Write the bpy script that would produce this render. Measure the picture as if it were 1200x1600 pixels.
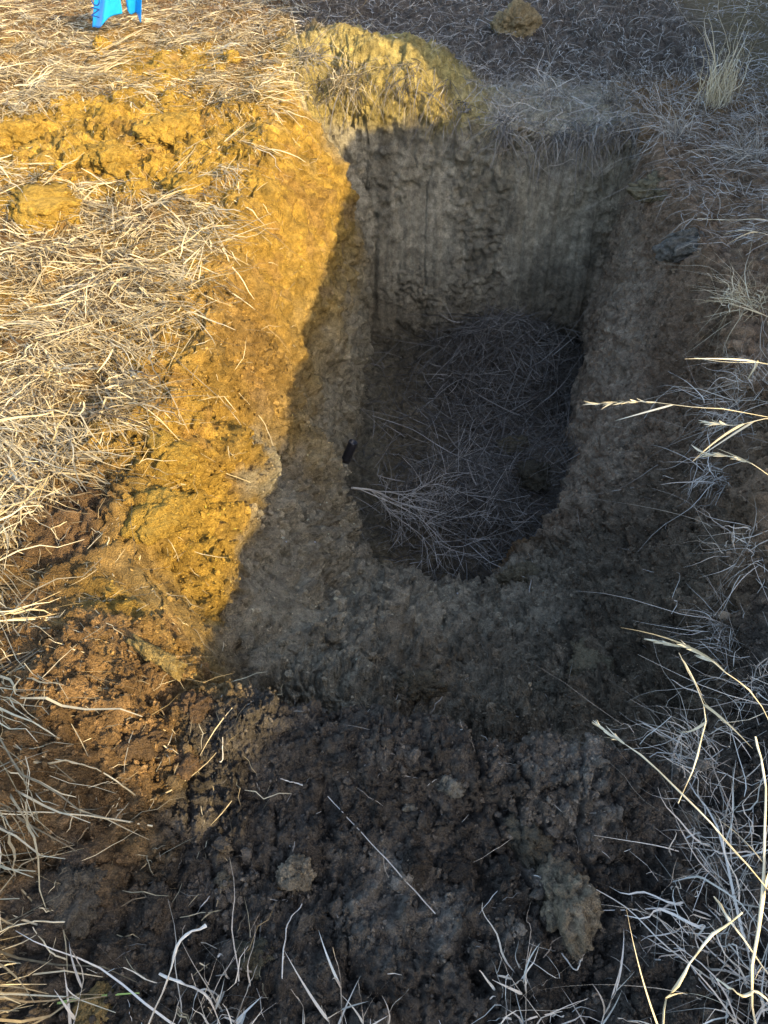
import bpy, math, random
import numpy as np
from mathutils import Vector

for o in list(bpy.data.objects):
    bpy.data.objects.remove(o)
S = bpy.context.scene
C = S.collection
rng = np.random.default_rng(7)
random.seed(7)

# ------------------------------------------------------------------ camera
FOC = 1164.0 / 1600.0
PITCH = math.radians(45.0)
CAM = np.array([0.0, 0.0, 1.6])
cam = bpy.data.cameras.new("camera")
cam.sensor_fit = 'VERTICAL'
cam.sensor_height = 36.0
cam.lens = 36.0 * FOC
cam.clip_start = 0.02
cam.clip_end = 500.0
camo = bpy.data.objects.new("camera", cam)
camo.location = CAM
camo.rotation_euler = (math.pi / 2 - PITCH, 0, 0)
C.objects.link(camo)
S.camera = camo

# ------------------------------------------------------------------ light
SUN_EL = math.radians(25.0)
LH = np.array([-0.73, 0.684])          # horizontal travel of the sunlight
LH = LH / np.linalg.norm(LH)
TEL = math.tan(SUN_EL)
w = bpy.data.worlds.new("World")
S.world = w
w.use_nodes = True
nt = w.node_tree
nt.nodes.clear()
sky = nt.nodes.new("ShaderNodeTexSky")
sky.sky_type = 'NISHITA'
sky.sun_disc = False
sky.sun_elevation = SUN_EL
sky.sun_rotation = math.atan2(-LH[0], -LH[1])
sky.air_density = 0.9
sky.dust_density = 1.9
sky.ozone_density = 0.6
bg = nt.nodes.new("ShaderNodeBackground")
bg.inputs[1].default_value = 0.15
wo = nt.nodes.new("ShaderNodeOutputWorld")
nt.links.new(sky.outputs[0], bg.inputs[0])
nt.links.new(bg.outputs[0], wo.inputs[0])
sl = bpy.data.lights.new("sun", 'SUN')
sl.energy = 2.9
sl.angle = math.radians(0.55)
sl.color = (1.0, 0.79, 0.42)
so = bpy.data.objects.new("sun", sl)
so.rotation_euler = Vector((LH[0] * math.cos(SUN_EL), LH[1] * math.cos(SUN_EL), -math.sin(SUN_EL))).to_track_quat('-Z', 'Y').to_euler()
C.objects.link(so)
S.view_settings.view_transform = 'Standard'
S.view_settings.look = 'None'
S.view_settings.exposure = 1.80
S.view_settings.gamma = 1.0
S.view_settings.use_curve_mapping = False
S.cycles.use_denoising = True
S.cycles.max_bounces = 4
S.cycles.diffuse_bounces = 3

# ------------------------------------------------------------------ noise helpers
def _h(ix, iy, iz, seed):
    n = (ix.astype(np.uint32) * np.uint32(374761393) + iy.astype(np.uint32) * np.uint32(668265263)
         + iz.astype(np.uint32) * np.uint32(2147483647) + np.uint32((seed * 974634777) & 0xffffffff))
    n = (n ^ (n >> np.uint32(13))) * np.uint32(1274126177)
    n = (n ^ (n >> np.uint32(16))) * np.uint32(2246822519)
    return n ^ (n >> np.uint32(15))

def hf(ix, iy, iz, seed):
    return (_h(ix, iy, iz, seed) & np.uint32(0xffffff)).astype(np.float32) / np.float32(16777216.0)

def vnoise(p, size, seed):
    """value noise in -1..1; size = cell size in metres (scalar or 3-vector)"""
    q = (p / np.asarray(size, dtype=np.float32)).astype(np.float32) + np.float32(1000.0)
    i = np.floor(q).astype(np.int32)
    f = q - i
    f = f * f * (3 - 2 * f)
    r = 0
    for dx in (0, 1):
        wx = f[:, 0] if dx else 1 - f[:, 0]
        for dy in (0, 1):
            wy = f[:, 1] if dy else 1 - f[:, 1]
            for dz in (0, 1):
                wz = f[:, 2] if dz else 1 - f[:, 2]
                r = r + wx * wy * wz * hf(i[:, 0] + dx, i[:, 1] + dy, i[:, 2] + dz, seed)
    return r * 2 - 1

def fbm(p, size, seed, octs=4, gain=0.5):
    r, a, t = 0, 1.0, 0.0
    s = np.asarray(size, dtype=np.float32)
    for k in range(octs):
        r = r + a * vnoise(p, s, seed + k * 17)
        t += a
        a *= gain
        s = s * 0.49
    return r / t

def worley(p, size, seed):
    """F1, F2 (in cells) and a random number per cell"""
    q = (p / size).astype(np.float32) + np.float32(1000.0)
    i = np.floor(q).astype(np.int32)
    f = q - i
    n = len(p)
    F1 = np.full(n, 9, np.float32); F2 = np.full(n, 9, np.float32); cid = np.zeros(n, np.float32)
    for dx in (-1, 0, 1):
        for dy in (-1, 0, 1):
            for dz in (-1, 0, 1):
                h = _h(i[:, 0] + dx, i[:, 1] + dy, i[:, 2] + dz, seed)
                a = (h & np.uint32(1023)).astype(np.float32) / 1024 + dx - f[:, 0]
                b = ((h >> np.uint32(10)) & np.uint32(1023)).astype(np.float32) / 1024 + dy - f[:, 1]
                c = ((h >> np.uint32(20)) & np.uint32(1023)).astype(np.float32) / 1024 + dz - f[:, 2]
                d = np.sqrt(a * a + b * b + c * c)
                m = d < F1
                F2 = np.where(m, F1, np.minimum(F2, d))
                cid = np.where(m, ((h >> np.uint32(7)) & np.uint32(4095)).astype(np.float32) / 4096, cid)
                F1 = np.where(m, d, F1)
    return F1, F2, cid

def clods(p, size, seed, keep=0.6):
    """rounded lumps 0..1 with a height of their own, some cells empty"""
    F1, F2, cid = worley(p, size, seed)
    r = np.clip((F2 - F1) / 0.45, 0, 1)
    cap = np.sqrt(np.clip(1 - (F1 / 0.85) ** 2, 0, 1))
    return np.where(cid < keep, cap * np.minimum(1, r * 1.6) * (0.25 + 0.75 * cid / keep), 0.0)

def sst(a, b, x):
    t = np.clip((x - a) / (b - a), 0, 1)
    return t * t * (3 - 2 * t)

def table(xs, ys, lo=-60, hi=80, n=14001, win=25):
    X = np.linspace(lo, hi, n)
    Y = np.interp(X, xs, ys)
    k = np.ones(win) / win
    Yp = np.pad(Y, win, mode='edge')
    for _ in range(2):
        Yp = np.convolve(Yp, k, mode='same')
    Y = Yp[win:-win]
    return lambda v: np.interp(v, X, Y)

def lerp(a, b, t):
    return a + (b - a) * t

# ------------------------------------------------------------------ materials
def mat_new(name):
    m = bpy.data.materials.new(name)
    m.use_nodes = True
    t = m.node_tree
    for n in list(t.nodes):
        t.nodes.remove(n)
    out = t.nodes.new("ShaderNodeOutputMaterial")
    b = t.nodes.new("ShaderNodeBsdfPrincipled")
    t.links.new(b.outputs[0], out.inputs[0])
    return m, t, b

def N(t, typ, **kw):
    n = t.nodes.new(typ)
    for k, v in kw.items():
        setattr(n, k, v)
    return n

def soil_material(name="soil", kind='GEOMETRY'):
    m, t, b = mat_new(name)
    at = N(t, "ShaderNodeAttribute", attribute_name="col", attribute_type=kind)
    geo = N(t, "ShaderNodeNewGeometry")
    n1 = N(t, "ShaderNodeTexNoise"); n1.inputs["Scale"].default_value = 38; n1.inputs["Detail"].default_value = 8; n1.inputs["Roughness"].default_value = 0.72
    n2 = N(t, "ShaderNodeTexNoise"); n2.inputs["Scale"].default_value = 260; n2.inputs["Detail"].default_value = 4; n2.inputs["Roughness"].default_value = 0.7
    n3 = N(t, "ShaderNodeTexVoronoi"); n3.inputs["Scale"].default_value = 150
    for n in (n1, n2, n3):
        t.links.new(geo.outputs["Position"], n.inputs["Vector"])
    mr = N(t, "ShaderNodeMapRange"); mr.inputs[1].default_value = 0.3; mr.inputs[2].default_value = 0.7
    mr.inputs[3].default_value = 0.52; mr.inputs[4].default_value = 1.48
    t.links.new(n1.outputs[0], mr.inputs[0])
    mr2 = N(t, "ShaderNodeMapRange"); mr2.inputs[1].default_value = 0.3; mr2.inputs[2].default_value = 0.7
    mr2.inputs[3].default_value = 0.62; mr2.inputs[4].default_value = 1.38
    t.links.new(n2.outputs[0], mr2.inputs[0])
    mu = N(t, "ShaderNodeMath", operation='MULTIPLY')
    t.links.new(mr.outputs[0], mu.inputs[0]); t.links.new(mr2.outputs[0], mu.inputs[1])
    sc = N(t, "ShaderNodeVectorMath", operation='SCALE')
    t.links.new(at.outputs["Color"], sc.inputs[0]); t.links.new(mu.outputs[0], sc.inputs["Scale"])
    t.links.new(sc.outputs[0], b.inputs["Base Color"])
    b.inputs["Roughness"].default_value = 0.95
    b.inputs["Specular IOR Level"].default_value = 0.15
    ad = N(t, "ShaderNodeMath", operation='MULTIPLY_ADD'); ad.inputs[1].default_value = 0.5
    t.links.new(n3.outputs["Distance"], ad.inputs[0]); t.links.new(n2.outputs[0], ad.inputs[2])
    ad2 = N(t, "ShaderNodeMath", operation='MULTIPLY_ADD'); ad2.inputs[1].default_value = 1.5
    t.links.new(n1.outputs[0], ad2.inputs[0]); t.links.new(ad.outputs[0], ad2.inputs[2])
    bp = N(t, "ShaderNodeBump"); bp.inputs["Strength"].default_value = 1.0; bp.inputs["Distance"].default_value = 0.017
    t.links.new(ad2.outputs[0], bp.inputs["Height"])
    t.links.new(bp.outputs[0], b.inputs["Normal"])
    return m

def straw_material(name, c0, c1, c2, rough=0.55):
    m, t, b = mat_new(name)
    at = N(t, "ShaderNodeAttribute", attribute_name="tint")
    geo = N(t, "ShaderNodeNewGeometry")
    n = N(t, "ShaderNodeTexNoise"); n.inputs["Scale"].default_value = 60; n.inputs["Detail"].default_value = 4
    t.links.new(geo.outputs["Position"], n.inputs["Vector"])
    ad = N(t, "ShaderNodeMath", operation='MULTIPLY_ADD'); ad.inputs[1].default_value = 0.45; ad.inputs[2].default_value = -0.22
    t.links.new(n.outputs[0], ad.inputs[0])
    a2 = N(t, "ShaderNodeMath", operation='ADD')
    t.links.new(ad.outputs[0], a2.inputs[0]); t.links.new(at.outputs["Fac"], a2.inputs[1])
    cr = N(t, "ShaderNodeValToRGB")
    e = cr.color_ramp.elements
    e[0].position = 0.05; e[0].color = (*c0, 1)
    e[1].position = 0.95; e[1].color = (*c2, 1)
    x = e.new(0.5); x.color = (*c1, 1)
    t.links.new(a2.outputs[0], cr.inputs[0])
    t.links.new(cr.outputs[0], b.inputs["Base Color"])
    b.inputs["Roughness"].default_value = rough
    b.inputs["Specular IOR Level"].default_value = 0.35
    return m

def plain_material(name, col, rough=0.5, spec=0.5, noise=0.25, scale=40, bump=0.0):
    m, t, b = mat_new(name)
    geo = N(t, "ShaderNodeNewGeometry")
    n = N(t, "ShaderNodeTexNoise"); n.inputs["Scale"].default_value = scale; n.inputs["Detail"].default_value = 5
    t.links.new(geo.outputs["Position"], n.inputs["Vector"])
    mr = N(t, "ShaderNodeMapRange"); mr.inputs[1].default_value = 0.3; mr.inputs[2].default_value = 0.7
    mr.inputs[3].default_value = 1 - noise; mr.inputs[4].default_value = 1 + noise
    t.links.new(n.outputs[0], mr.inputs[0])
    sc = N(t, "ShaderNodeVectorMath", operation='SCALE'); sc.inputs[0].default_value = col
    t.links.new(mr.outputs[0], sc.inputs["Scale"])
    t.links.new(sc.outputs[0], b.inputs["Base Color"])
    b.inputs["Roughness"].default_value = rough
    b.inputs["Specular IOR Level"].default_value = spec
    if bump:
        bp = N(t, "ShaderNodeBump"); bp.inputs["Strength"].default_value = bump; bp.inputs["Distance"].default_value = 0.004
        t.links.new(n.outputs[0], bp.inputs["Height"]); t.links.new(bp.outputs[0], b.inputs["Normal"])
    return m

M_SOIL = soil_material()
M_CRUMB = soil_material("crumb_soil", 'INSTANCER')
M_STRAW = straw_material("straw", (0.080, 0.055, 0.028), (0.35, 0.275, 0.155), (0.64, 0.54, 0.35))
M_GREY = straw_material("weathered_straw", (0.12, 0.10, 0.08), (0.40, 0.36, 0.30), (0.62, 0.58, 0.50))
M_DARK = straw_material("old_straw", (0.05, 0.042, 0.034), (0.19, 0.17, 0.14), (0.42, 0.38, 0.32))
M_STEM = straw_material("ripe_stem", (0.26, 0.20, 0.11), (0.58, 0.49, 0.31), (0.74, 0.67, 0.50))

# ------------------------------------------------------------------ mesh helpers
def mesh_arrays(name, V, F, mat, col=None, tint=None, smooth=True):
    """V (n,3), F (m,3|4) -> mesh"""
    me = bpy.data.meshes.new(name)
    k = F.shape[1]
    me.vertices.add(len(V)); me.loops.add(F.size); me.polygons.add(len(F))
    me.vertices.foreach_set("co", np.ascontiguousarray(V, dtype=np.float32).ravel())
    me.loops.foreach_set("vertex_index", np.ascontiguousarray(F, dtype=np.int32).ravel())
    me.polygons.foreach_set("loop_start", np.arange(0, F.size, k, dtype=np.int32))
    me.polygons.foreach_set("loop_total", np.full(len(F), k, dtype=np.int32))
    me.polygons.foreach_set("use_smooth", np.full(len(F), smooth, dtype=bool))
    if col is not None:
        a = me.attributes.new("col", 'FLOAT_COLOR', 'POINT')
        cc = np.ones((len(V), 4), np.float32); cc[:, :3] = col
        a.data.foreach_set("color", cc.ravel())
    if tint is not None:
        a = me.attributes.new("tint", 'FLOAT', 'POINT')
        a.data.foreach_set("value", np.ascontiguousarray(tint, dtype=np.float32))
    me.update(calc_edges=True)
    me.materials.append(mat)
    return me

def link(name, data, parent=None, loc=None):
    o = bpy.data.objects.new(name, data)
    C.objects.link(o)
    if parent is not None:
        o.parent = parent
    if loc is not None:
        o.location = loc
    return o

def tag(o, label=None, cat=None, group=None, kind=None):
    for k, v in (("label", label), ("category", cat), ("group", group), ("kind", kind)):
        if v is not None:
            o[k] = v
    return o

# ------------------------------------------------------------------ the ground sheet with the pit in it
XLr = table([-50, .2, .9, 1.15, 1.45, 1.9, 2.4, 2.8, 3.8, 4.5, 5.2, 50], [-.42, -.42, -.45, -.58, -.72, -.80, -.76, -.70, -.62, -.55, -.55, -.55])
XLf = table([-50, .9, 2.3, 2.66, 3.4, 4.2, 4.75, 50], [-.20, -.20, -.18, -.21, -.27, -.14, -.12, -.12])
XRf = table([-50, .2, .9, 1.6, 2.3, 2.66, 3.64, 4.65, 50], [.33, .33, .35, .60, .80, .88, 1.17, 1.46, 1.46])
XRr = table([-50, .2, .5, 1.13, 1.93, 3.0, 4.9, 50], [.72, .72, .80, 1.02, 1.30, 1.50, 1.60, 1.62])
YBr = table([-50, -.8, -.3, .2, .55, .8, 1.6, 50], [5.15, 5.15, 5.25, 5.22, 5.05, 4.98, 4.92, 4.92], win=15)
YBf = table([-50, -.1, 1.5, 50], [4.78, 4.78, 4.74, 4.74])
YLip = table([-50, -.5, -.42, 0, .35, .9, 50], [1.0, 1.0, .98, .88, .80, .76, .76])
# silhouette of an unseen bank, shaped to cast the shadows, as the sun sees it: w across the light, q = height referred to the pit
_Q = [(-9, .6, -.08), (-.6, .6, -.08), (-.14, .6, -.08), (-.105, 1.5, .16), (.055, 1.5, .16), (.085, .713, -.05), (.15, .74, -.05), (.23, .792, -.045), (.44, 1.047, -.07),  # narrow hump added to cast the band of a standing person's legs
      (.55, 1.2, -.14), (.69, 1.35, -.24), (.88, 1.507, -.34), (1.15, 1.725, -.41), (1.47, 2.005, -.45), (1.63, 2.148, -.40), (1.97, 2.364, -.41), (2.16, 2.563, -.36),
      (2.42, 2.738, -.28), (2.77, 2.996, -.28), (3.11, 3.24, -.24), (3.68, 3.68, -.08), (3.91, 3.376, -.05), (4.12, 3.2, -.02), (4.18, 5.7, .35), (4.6, 5.8, .35),
      (5.4, 5.8, .3), (6.6, 5.0, .2), (8, 4.0, .2), (20, 3.0, 0)]
QW = np.array([t[0] for t in _Q]); QV = np.array([t[2] + t[1] * TEL for t in _Q])
XRG = table([-60, 3.0, 3.6, 5, 8, 60], [3.1, 3.1, 3.3, 4.0, 5.2, 9.0])

def shadow_bank_z(x, y):
    ww = x * LH[1] - y * LH[0]
    a = x * LH[0] + y * LH[1]
    return np.maximum(np.interp(ww, QW, QV) - a * TEL, 0.2)

def ground_z(x, y):
    z = 0.26 * sst(2.2, 4.8, y) * sst(0.0, -.7, x)
    z = z + 0.32 * np.exp(-(np.abs(x - .02) / .56) ** 3 - (np.abs(y - 5.62) / .46) ** 3)
    z = z - 0.22 * np.exp(-((x + .40) / .16) ** 2 - ((y - 5.2) / .30) ** 2)
    z = z + 0.10 * sst(1.2, 2.4, x) * sst(0.5, 2, y)
    z = z + 0.10 * sst(5.2, 8, y)
    z = z + 0.13 * np.exp(-((x + .74) / .27) ** 2 - ((y - .84) / .36) ** 2)
    z = z + .065 * np.exp(-((y - YLip(x) + .07) / .10) ** 2) * sst(-.5, -.35, x) * sst(.75, .4, x)
    xr = XRG(y)
    H = shadow_bank_z(x, y)
    b = sst(xr - .75, xr, x) * sst(xr + 2.6, xr + .4, x) * sst(-9, -6, y) * sst(14, 10, y)
    return z + (H - z) * b

def seg_cols():
    L = []
    def add(seg, n, last=False):
        for i in range(n):
            L.append((seg, i / n))
    for s, n in ((0, 10), (1, 165), (2, 175), (3, 165), (4, 175), (5, 90), (6, 44), (7, 8)):
        add(s, n)
    L.append((7, 1.0))
    return np.array(L)

def seg_rows():
    L = []
    for s, n in ((0, 8), (1, 130), (2, 190), (3, 180), (4, 235), (5, 205), (6, 110), (7, 8)):
        for i in range(n):
            L.append((s, i / n))
    L.append((7, 1.0))
    return np.array(L)

cols, rows = seg_cols(), seg_rows()
NU, NV = len(cols), len(rows)
us, ut = cols[:, 0].astype(int)[None, :], cols[:, 1][None, :]
vs, vt = rows[:, 0].astype(int)[:, None], rows[:, 1][:, None]

def Xmap(y):
    a, b, c, d = XLr(y), XLf(y), XRf(y), XRr(y)
    wob = .030 * np.sin(5.3 * y + .6) + .020 * np.sin(12.7 * y)
    a = a + wob + .02 * np.sin(21 * y); b = b + .8 * wob; c = c - wob * .8; d = d + .03 * np.sin(7.1 * y)
    one = np.ones_like(y)
    x = np.where(us == 0, -3.9 - 55 * (1 - ut) ** 3, 0)
    x = np.where(us == 1, lerp(-3.9 * one, a, 1 - (1 - ut) ** 1.6), x)
    el = np.interp(y, [2.4, 3.9, 4.6], [1.75, 4.2, 5.0])
    x = np.where(us == 2, lerp(a, b, 1 - (1 - ut) ** el), x)
    x = np.where(us == 3, lerp(b, c, ut), x)
    e = np.interp(y, [0, 2.4, 4.6], [1.0, 1.15, 1.3])
    x = np.where(us == 4, lerp(c, d, ut ** e), x)
    x = np.where(us == 5, lerp(d, 2.5 * one, ut ** 1.2), x)
    x = np.where(us == 6, lerp(2.5, 8.5, ut), x)
    x = np.where(us == 7, 8.5 + 60 * ut ** 3, x)
    return x

def Ymap(x):
    cr = 2.22 + .42 * np.clip(np.abs(x - .30) / .60, 0, 1.1) ** 2 + .035 * np.sin(9 * x + 1) + .025 * np.sin(21 * x) + .012 * np.sin(47 * x)
    a, b, l = YBr(x), YBf(x), YLip(x)
    y = np.where(vs == 0, 9.5 + 70 * (1 - vt) ** 3, 0)
    y = np.where(vs == 1, lerp(9.5, a, 1 - (1 - vt) ** 1.4), y)
    y = np.where(vs == 2, lerp(a, b, 1 - (1 - vt) ** 1.5), y)
    y = np.where(vs == 3, lerp(b, cr + .14, vt), y)
    s = 1 - vt                                    # ramp: s = depth share, 1 at its foot
    yr = np.where(s > .79, lerp(cr, cr + .14, (s - .79) / .21),
         np.where(s > .12, lerp(l + .03, cr, ((s - .12) / .67) ** 1.0), lerp(l, l + .03, s / .12)))
    y = np.where(vs == 4, yr, y)
    y = np.where(vs == 5, lerp(l, .12, vt), y)
    y = np.where(vs == 6, lerp(.12, -7, vt ** 1.3), y)
    y = np.where(vs == 7, -7 - 50 * vt ** 3, y)
    return y

Yg = Ymap(np.zeros((NV, NU)))
Xg = Xmap(Yg)
for _ in range(3):
    Yg = Ymap(Xg); Xg = Xmap(Yg)
su = np.where(us == 2, ut, np.where(us == 3, 1.0, np.where(us == 4, 1 - ut, 0.0))) + 0 * vt
sv = np.where(vs == 2, vt, np.where(vs == 3, 1.0, np.where(vs == 4, 1 - vt, 0.0))) + 0 * ut
kk = .14 + .42 * (vs == 4) * np.clip((1 - vt) * 1.6, 0, 1) + .10 * (vs == 3) * vt + 0 * ut
hh = np.clip(0.5 + 0.5 * (sv - su) / kk, 0, 1)
sm = np.clip(sv * (1 - hh) + su * hh - kk * hh * (1 - hh), 0, 1)
Gz = ground_z(Xg, Yg)
ZF = -1.50 + .34 * np.exp(-((Xg - .85) / .46) ** 2 - ((Yg - 4.45) / .50) ** 2) + .12 * np.exp(-((Xg - .5) / .4) ** 2 - ((Yg - 3.2) / .4) ** 2) + .14 * np.exp(-((Xg - 1.05) / .25) ** 2 - ((Yg - 3.3) / .35) ** 2)
Zg = Gz + (ZF - Gz) * sm
sl_ = (1 - vt) * (vs == 4)
Zg = Zg - .22 * np.exp(-((Xg - 1.22) / .10) ** 2 - ((Yg - 4.0) / .35) ** 2) * (sm > .8)
Zg = Zg - .20 * np.exp(-((sl_ - .165) / .055) ** 2) * (vs == 4) * sst(-.5, -.35, Xg) * sst(.55, .25, Xg)
Pb = np.stack([Xg, Yg, Zg], -1)

def grid_normals(P):
    du = np.gradient(P, axis=1); dv = np.gradient(P, axis=0)
    n = np.cross(dv, du)
    l = np.linalg.norm(n, axis=-1, keepdims=True)
    n = n / np.maximum(l, 1e-12)
    return n, l[..., 0]

Nb, _ = grid_normals(Pb)
Nb = np.where(Nb[..., 2:3] < -0.2, -Nb, Nb)
p = Pb.reshape(-1, 3).astype(np.float32)
n = Nb.reshape(-1, 3)
x, y, z = p[:, 0], p[:, 1], p[:, 2]
smf = sm.reshape(-1); suf = su.reshape(-1); svf = sv.reshape(-1)
vsf = (vs + 0 * us).reshape(-1); usf = (us + 0 * vs).reshape(-1)
core = sst(-3.9, -3.6, x) * sst(2.7, 2.3, x) * sst(9.4, 8.8, y) * sst(-.4, .1, y)
ci = np.where((x > -3.9) & (x < 2.75) & (y > -.4) & (y < 9.4))[0]
pc = p[ci]

# regional masks (all functions of place in the world)
inpit = sst(.02, .12, smf)
back = np.where(vsf == 2, 1.0, 0.0) * (svf <= suf + .05) * inpit
left = (suf < svf) * (x < .2) * inpit
right = (suf < svf) * (x > .3) * inpit
ramp = ((vsf == 4) & (svf <= suf)) * inpit
fore = sst(1.05, .9, y) * (smf < .1)

c_back, c_left, c_right, c_ramp, c_fore = back[ci], left[ci], right[ci], ramp[ci], fore[ci]
big = fbm(pc, .55, 11, 4)
mid = fbm(pc, .16, 23, 4, .55)
fin = fbm(pc, .035, 31, 3, .6)
k1 = clods(pc, .085, 41, .55)
k2 = clods(pc, .036, 43, .7)
k3 = clods(pc, .016, 47, .8)
nearm = sst(1.7, 1.2, pc[:, 1])
k4 = clods(pc, .0095, 49, .8) * nearm
# bucket streaks: bands that run down the back wall and along the scraped left shoulder
st = np.stack([pc[:, 0] + .02 * mid, 0 * pc[:, 0], pc[:, 2] * .04], -1)
streak = .6 * vnoise(st, .085, 51) + .4 * vnoise(st, .03, 52)
gate = sst(-.16, .08, fbm(pc * np.array([1, 1, .6], np.float32), .34, 61, 3))          # smooth bucket-planed plates
d45 = np.array([.72, -.63, -.29]); d45 /= np.linalg.norm(d45)
s1 = np.cross(d45, [0, 0, 1]); s1 /= np.linalg.norm(s1)
rel = pc - np.array([-.60, 1.30, -.05], np.float32)
al, ac = rel @ d45, rel @ s1
sc1 = np.stack([pc @ s1, (pc @ d45) * .04, 0 * pc[:, 0]], -1)
streak2 = .6 * vnoise(sc1, .04, 71) + .4 * vnoise(sc1, .013, 72)
scrape = np.clip(1.6 * np.exp(-(al / .22) ** 4 - (ac / .085) ** 4), 0, 1)
rel2 = pc - np.array([-.36, 1.62, -.40], np.float32)
scrape = np.maximum(scrape, np.clip(1.4 * np.exp(-((rel2 @ d45) / .16) ** 4 - ((rel2 @ s1) / .10) ** 4), 0, 1))
rough = np.ones(len(pc))
rough = rough * (1 - .85 * c_back * gate) * (1 - .9 * scrape)
amp1 = .020 - .004 * c_fore + .004 * c_ramp - .002 * c_left - .006 * c_right - .012 * c_back
amp2 = .011 + .004 * c_fore - .003 * c_left - .003 * c_back
F1, F2, cid = worley(pc + .03 * np.stack([mid, fin, big], -1), .11, 85)
crack = sst(.14, .0, F2 - F1) * sst(.1, .4, fbm(pc, .3, 87, 2) + .25)
blk = (cid - .5)
rid = 1 - np.abs(fbm(pc, .07, 89, 4, .6)) * 3.2                      # torn, ridged earth
c_out = (smf[ci] < .1) * 1.0
big2 = fbm(pc, .24, 13, 3)
disp = .05 * big + (.035 * c_left + .022 * c_right + .02 * c_ramp + .012 * c_back) * big2 + .030 * mid * (1 - .75 * c_back * gate) + rough * (amp1 * 1.1 * k1 + amp2 * 1.3 * k2 + (.009 + .004 * nearm) * k3 + .006 * k4 + .010 * fin + .012 * rid)
disp = disp + rough * (.026 * blk * (c_left + c_out * (1 - .5 * c_fore) + .6 * c_ramp + .5 * c_right) - .022 * crack * (c_left + c_out))
zr = (vsf[ci] == 4) * sst(.03, .15, smf[ci])
k0 = clods(pc + .04 * np.stack([mid, fin, -mid], -1), .17, 45, .65)
spoil = np.clip(np.exp(-((pc[:, 0] + 1.4) / .95) ** 2 - ((pc[:, 1] - 4.1) / .6) ** 2) + np.exp(-((pc[:, 0] + .75) / .2) ** 2 - ((pc[:, 1] - 1.75) / .3) ** 2), 0, 1)
disp = disp + rough * k0 * (.030 * c_left + .045 * spoil + .022 * c_right) + spoil * (.03 * blk + .02 * rid)
disp = disp + zr * (1 - scrape) * (.026 * k0 + .022 * k1 + .014 * k2 + .025 * mid + .03 * blk * sst(.0, .3, F2 - F1) - .02 * crack)
gro = sst(.72, .95, 1 - np.abs(vnoise(st, .11, 55)) * 2.0)
stp = np.floor(streak * 3.5 + .35 * mid) / 3.5
disp = disp + c_back * ((.020 * streak + .022 * stp) * (.45 + .55 * gate) - .020 * gro * gate) + .026 * scrape * streak2
tear = sst(.10, .25, fbm(pc, .13, 81, 3)) * (1 - gate) * c_back
disp = disp - .034 * tear
disp = disp - .030 * sst(.36, .5, fbm(pc, .12, 83, 4)) * (c_fore + .6 * c_ramp)   # hollows between clods
wp = pc + .05 * np.stack([mid, -mid, fin], -1)
vein = np.exp(-(np.abs(fbm(wp * np.array([1, .75, .75], np.float32), .17, 401, 3)) / .040) ** 2) * sst(-.25, .15, fbm(pc, .35, 405, 2))
vein2 = np.exp(-(np.abs(fbm(wp, .075, 411, 3)) / .05) ** 2) * sst(-.1, .3, fbm(pc, .25, 415, 2))
cz = .9 * zr + .55 * c_left + .7 * (1 - gate) * c_back + .8 * c_fore + .6 * c_right + .6 * spoil
disp = disp - (1 - scrape) * np.clip(cz, 0, 1) * (.036 * vein + .020 * vein2)
disp = disp * core[ci]
P = p.astype(np.float64).copy()
P[ci] += n[ci] * disp[:, None]
PG = P.reshape(NV, NU, 3)
NG, AG = grid_normals(PG)

# soil colours by layer and place, with some shade put in
def mixc(c, c2, m):
    return c + (np.array(c2) - c) * np.clip(m, 0, 1)[:, None]
CLAY = (.445, .275, .050); OLIVE = (.42, .365, .255); TOP = (.104, .086, .066); BROWN = (.215, .132, .062); GREYC = (.34, .32, .27)
RBRN = (.245, .168, .103)
n_a = np.zeros(len(P)); n_b = np.zeros(len(P)); n_c = np.zeros(len(P))
n_a[ci] = fbm(pc, .40, 91, 4, .6); n_b[ci] = fbm(pc, .11, 95, 4, .6); n_c[ci] = clods(pc, .05, 97, .5)
xw = x + .16 * n_a + .10 * n_b; yw = y + .22 * n_a[::1] + .12 * n_b; zw = z + .14 * n_a + .08 * n_b
rimL = XLr(y); rimR = XRr(y)
deep = sst(.30, .75, smf + .12 * n_b)
inn = sst(.0, .10, smf + .04 * n_b)
col = np.tile(np.array(BROWN), (len(P), 1))
lf = sst(.1, -.1, x) * sst(6.6, 5.8, yw)
# yellow clay spoil and the yellow shoulder on the left
col = mixc(col, CLAY, sst(-.35, .25, n_a + .5 * n_b) * .45 * lf)
Lw = sst(-.42, -.10, xw - rimL + .0) * lf * sst(.95, 1.15, yw)
col = mixc(col, CLAY, Lw * (.85 + .35 * n_b))
spo = np.exp(-((x + 1.4) / 1.0) ** 2 - ((y - 4.1) / .66) ** 2) + np.exp(-((x + 1.35) / .42) ** 2 - ((y - 5.3) / .45) ** 2) + .9 * np.exp(-((x + .68) / .16) ** 2 - ((y - 1.75) / .26) ** 2)
col = mixc(col, CLAY, sst(.3, .6, spo + .3 * n_b))
col = mixc(col, (.285, .165, .052), lf * sst(.05, .45, n_b + .5 * n_a) * .7)
col = mixc(col, (.50, .345, .115), lf * sst(.15, .5, -n_b + .3 * n_a) * .5)
scr = np.zeros(len(P)); scr[ci] = scrape
col = mixc(col, (.33, .22, .085), lf * scr * .8)
brn = np.exp(-((x + .60) / .20) ** 2 - ((y - 2.75) / .40) ** 2)
col = mixc(col, (.25, .150, .055), brn * .75)
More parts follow.
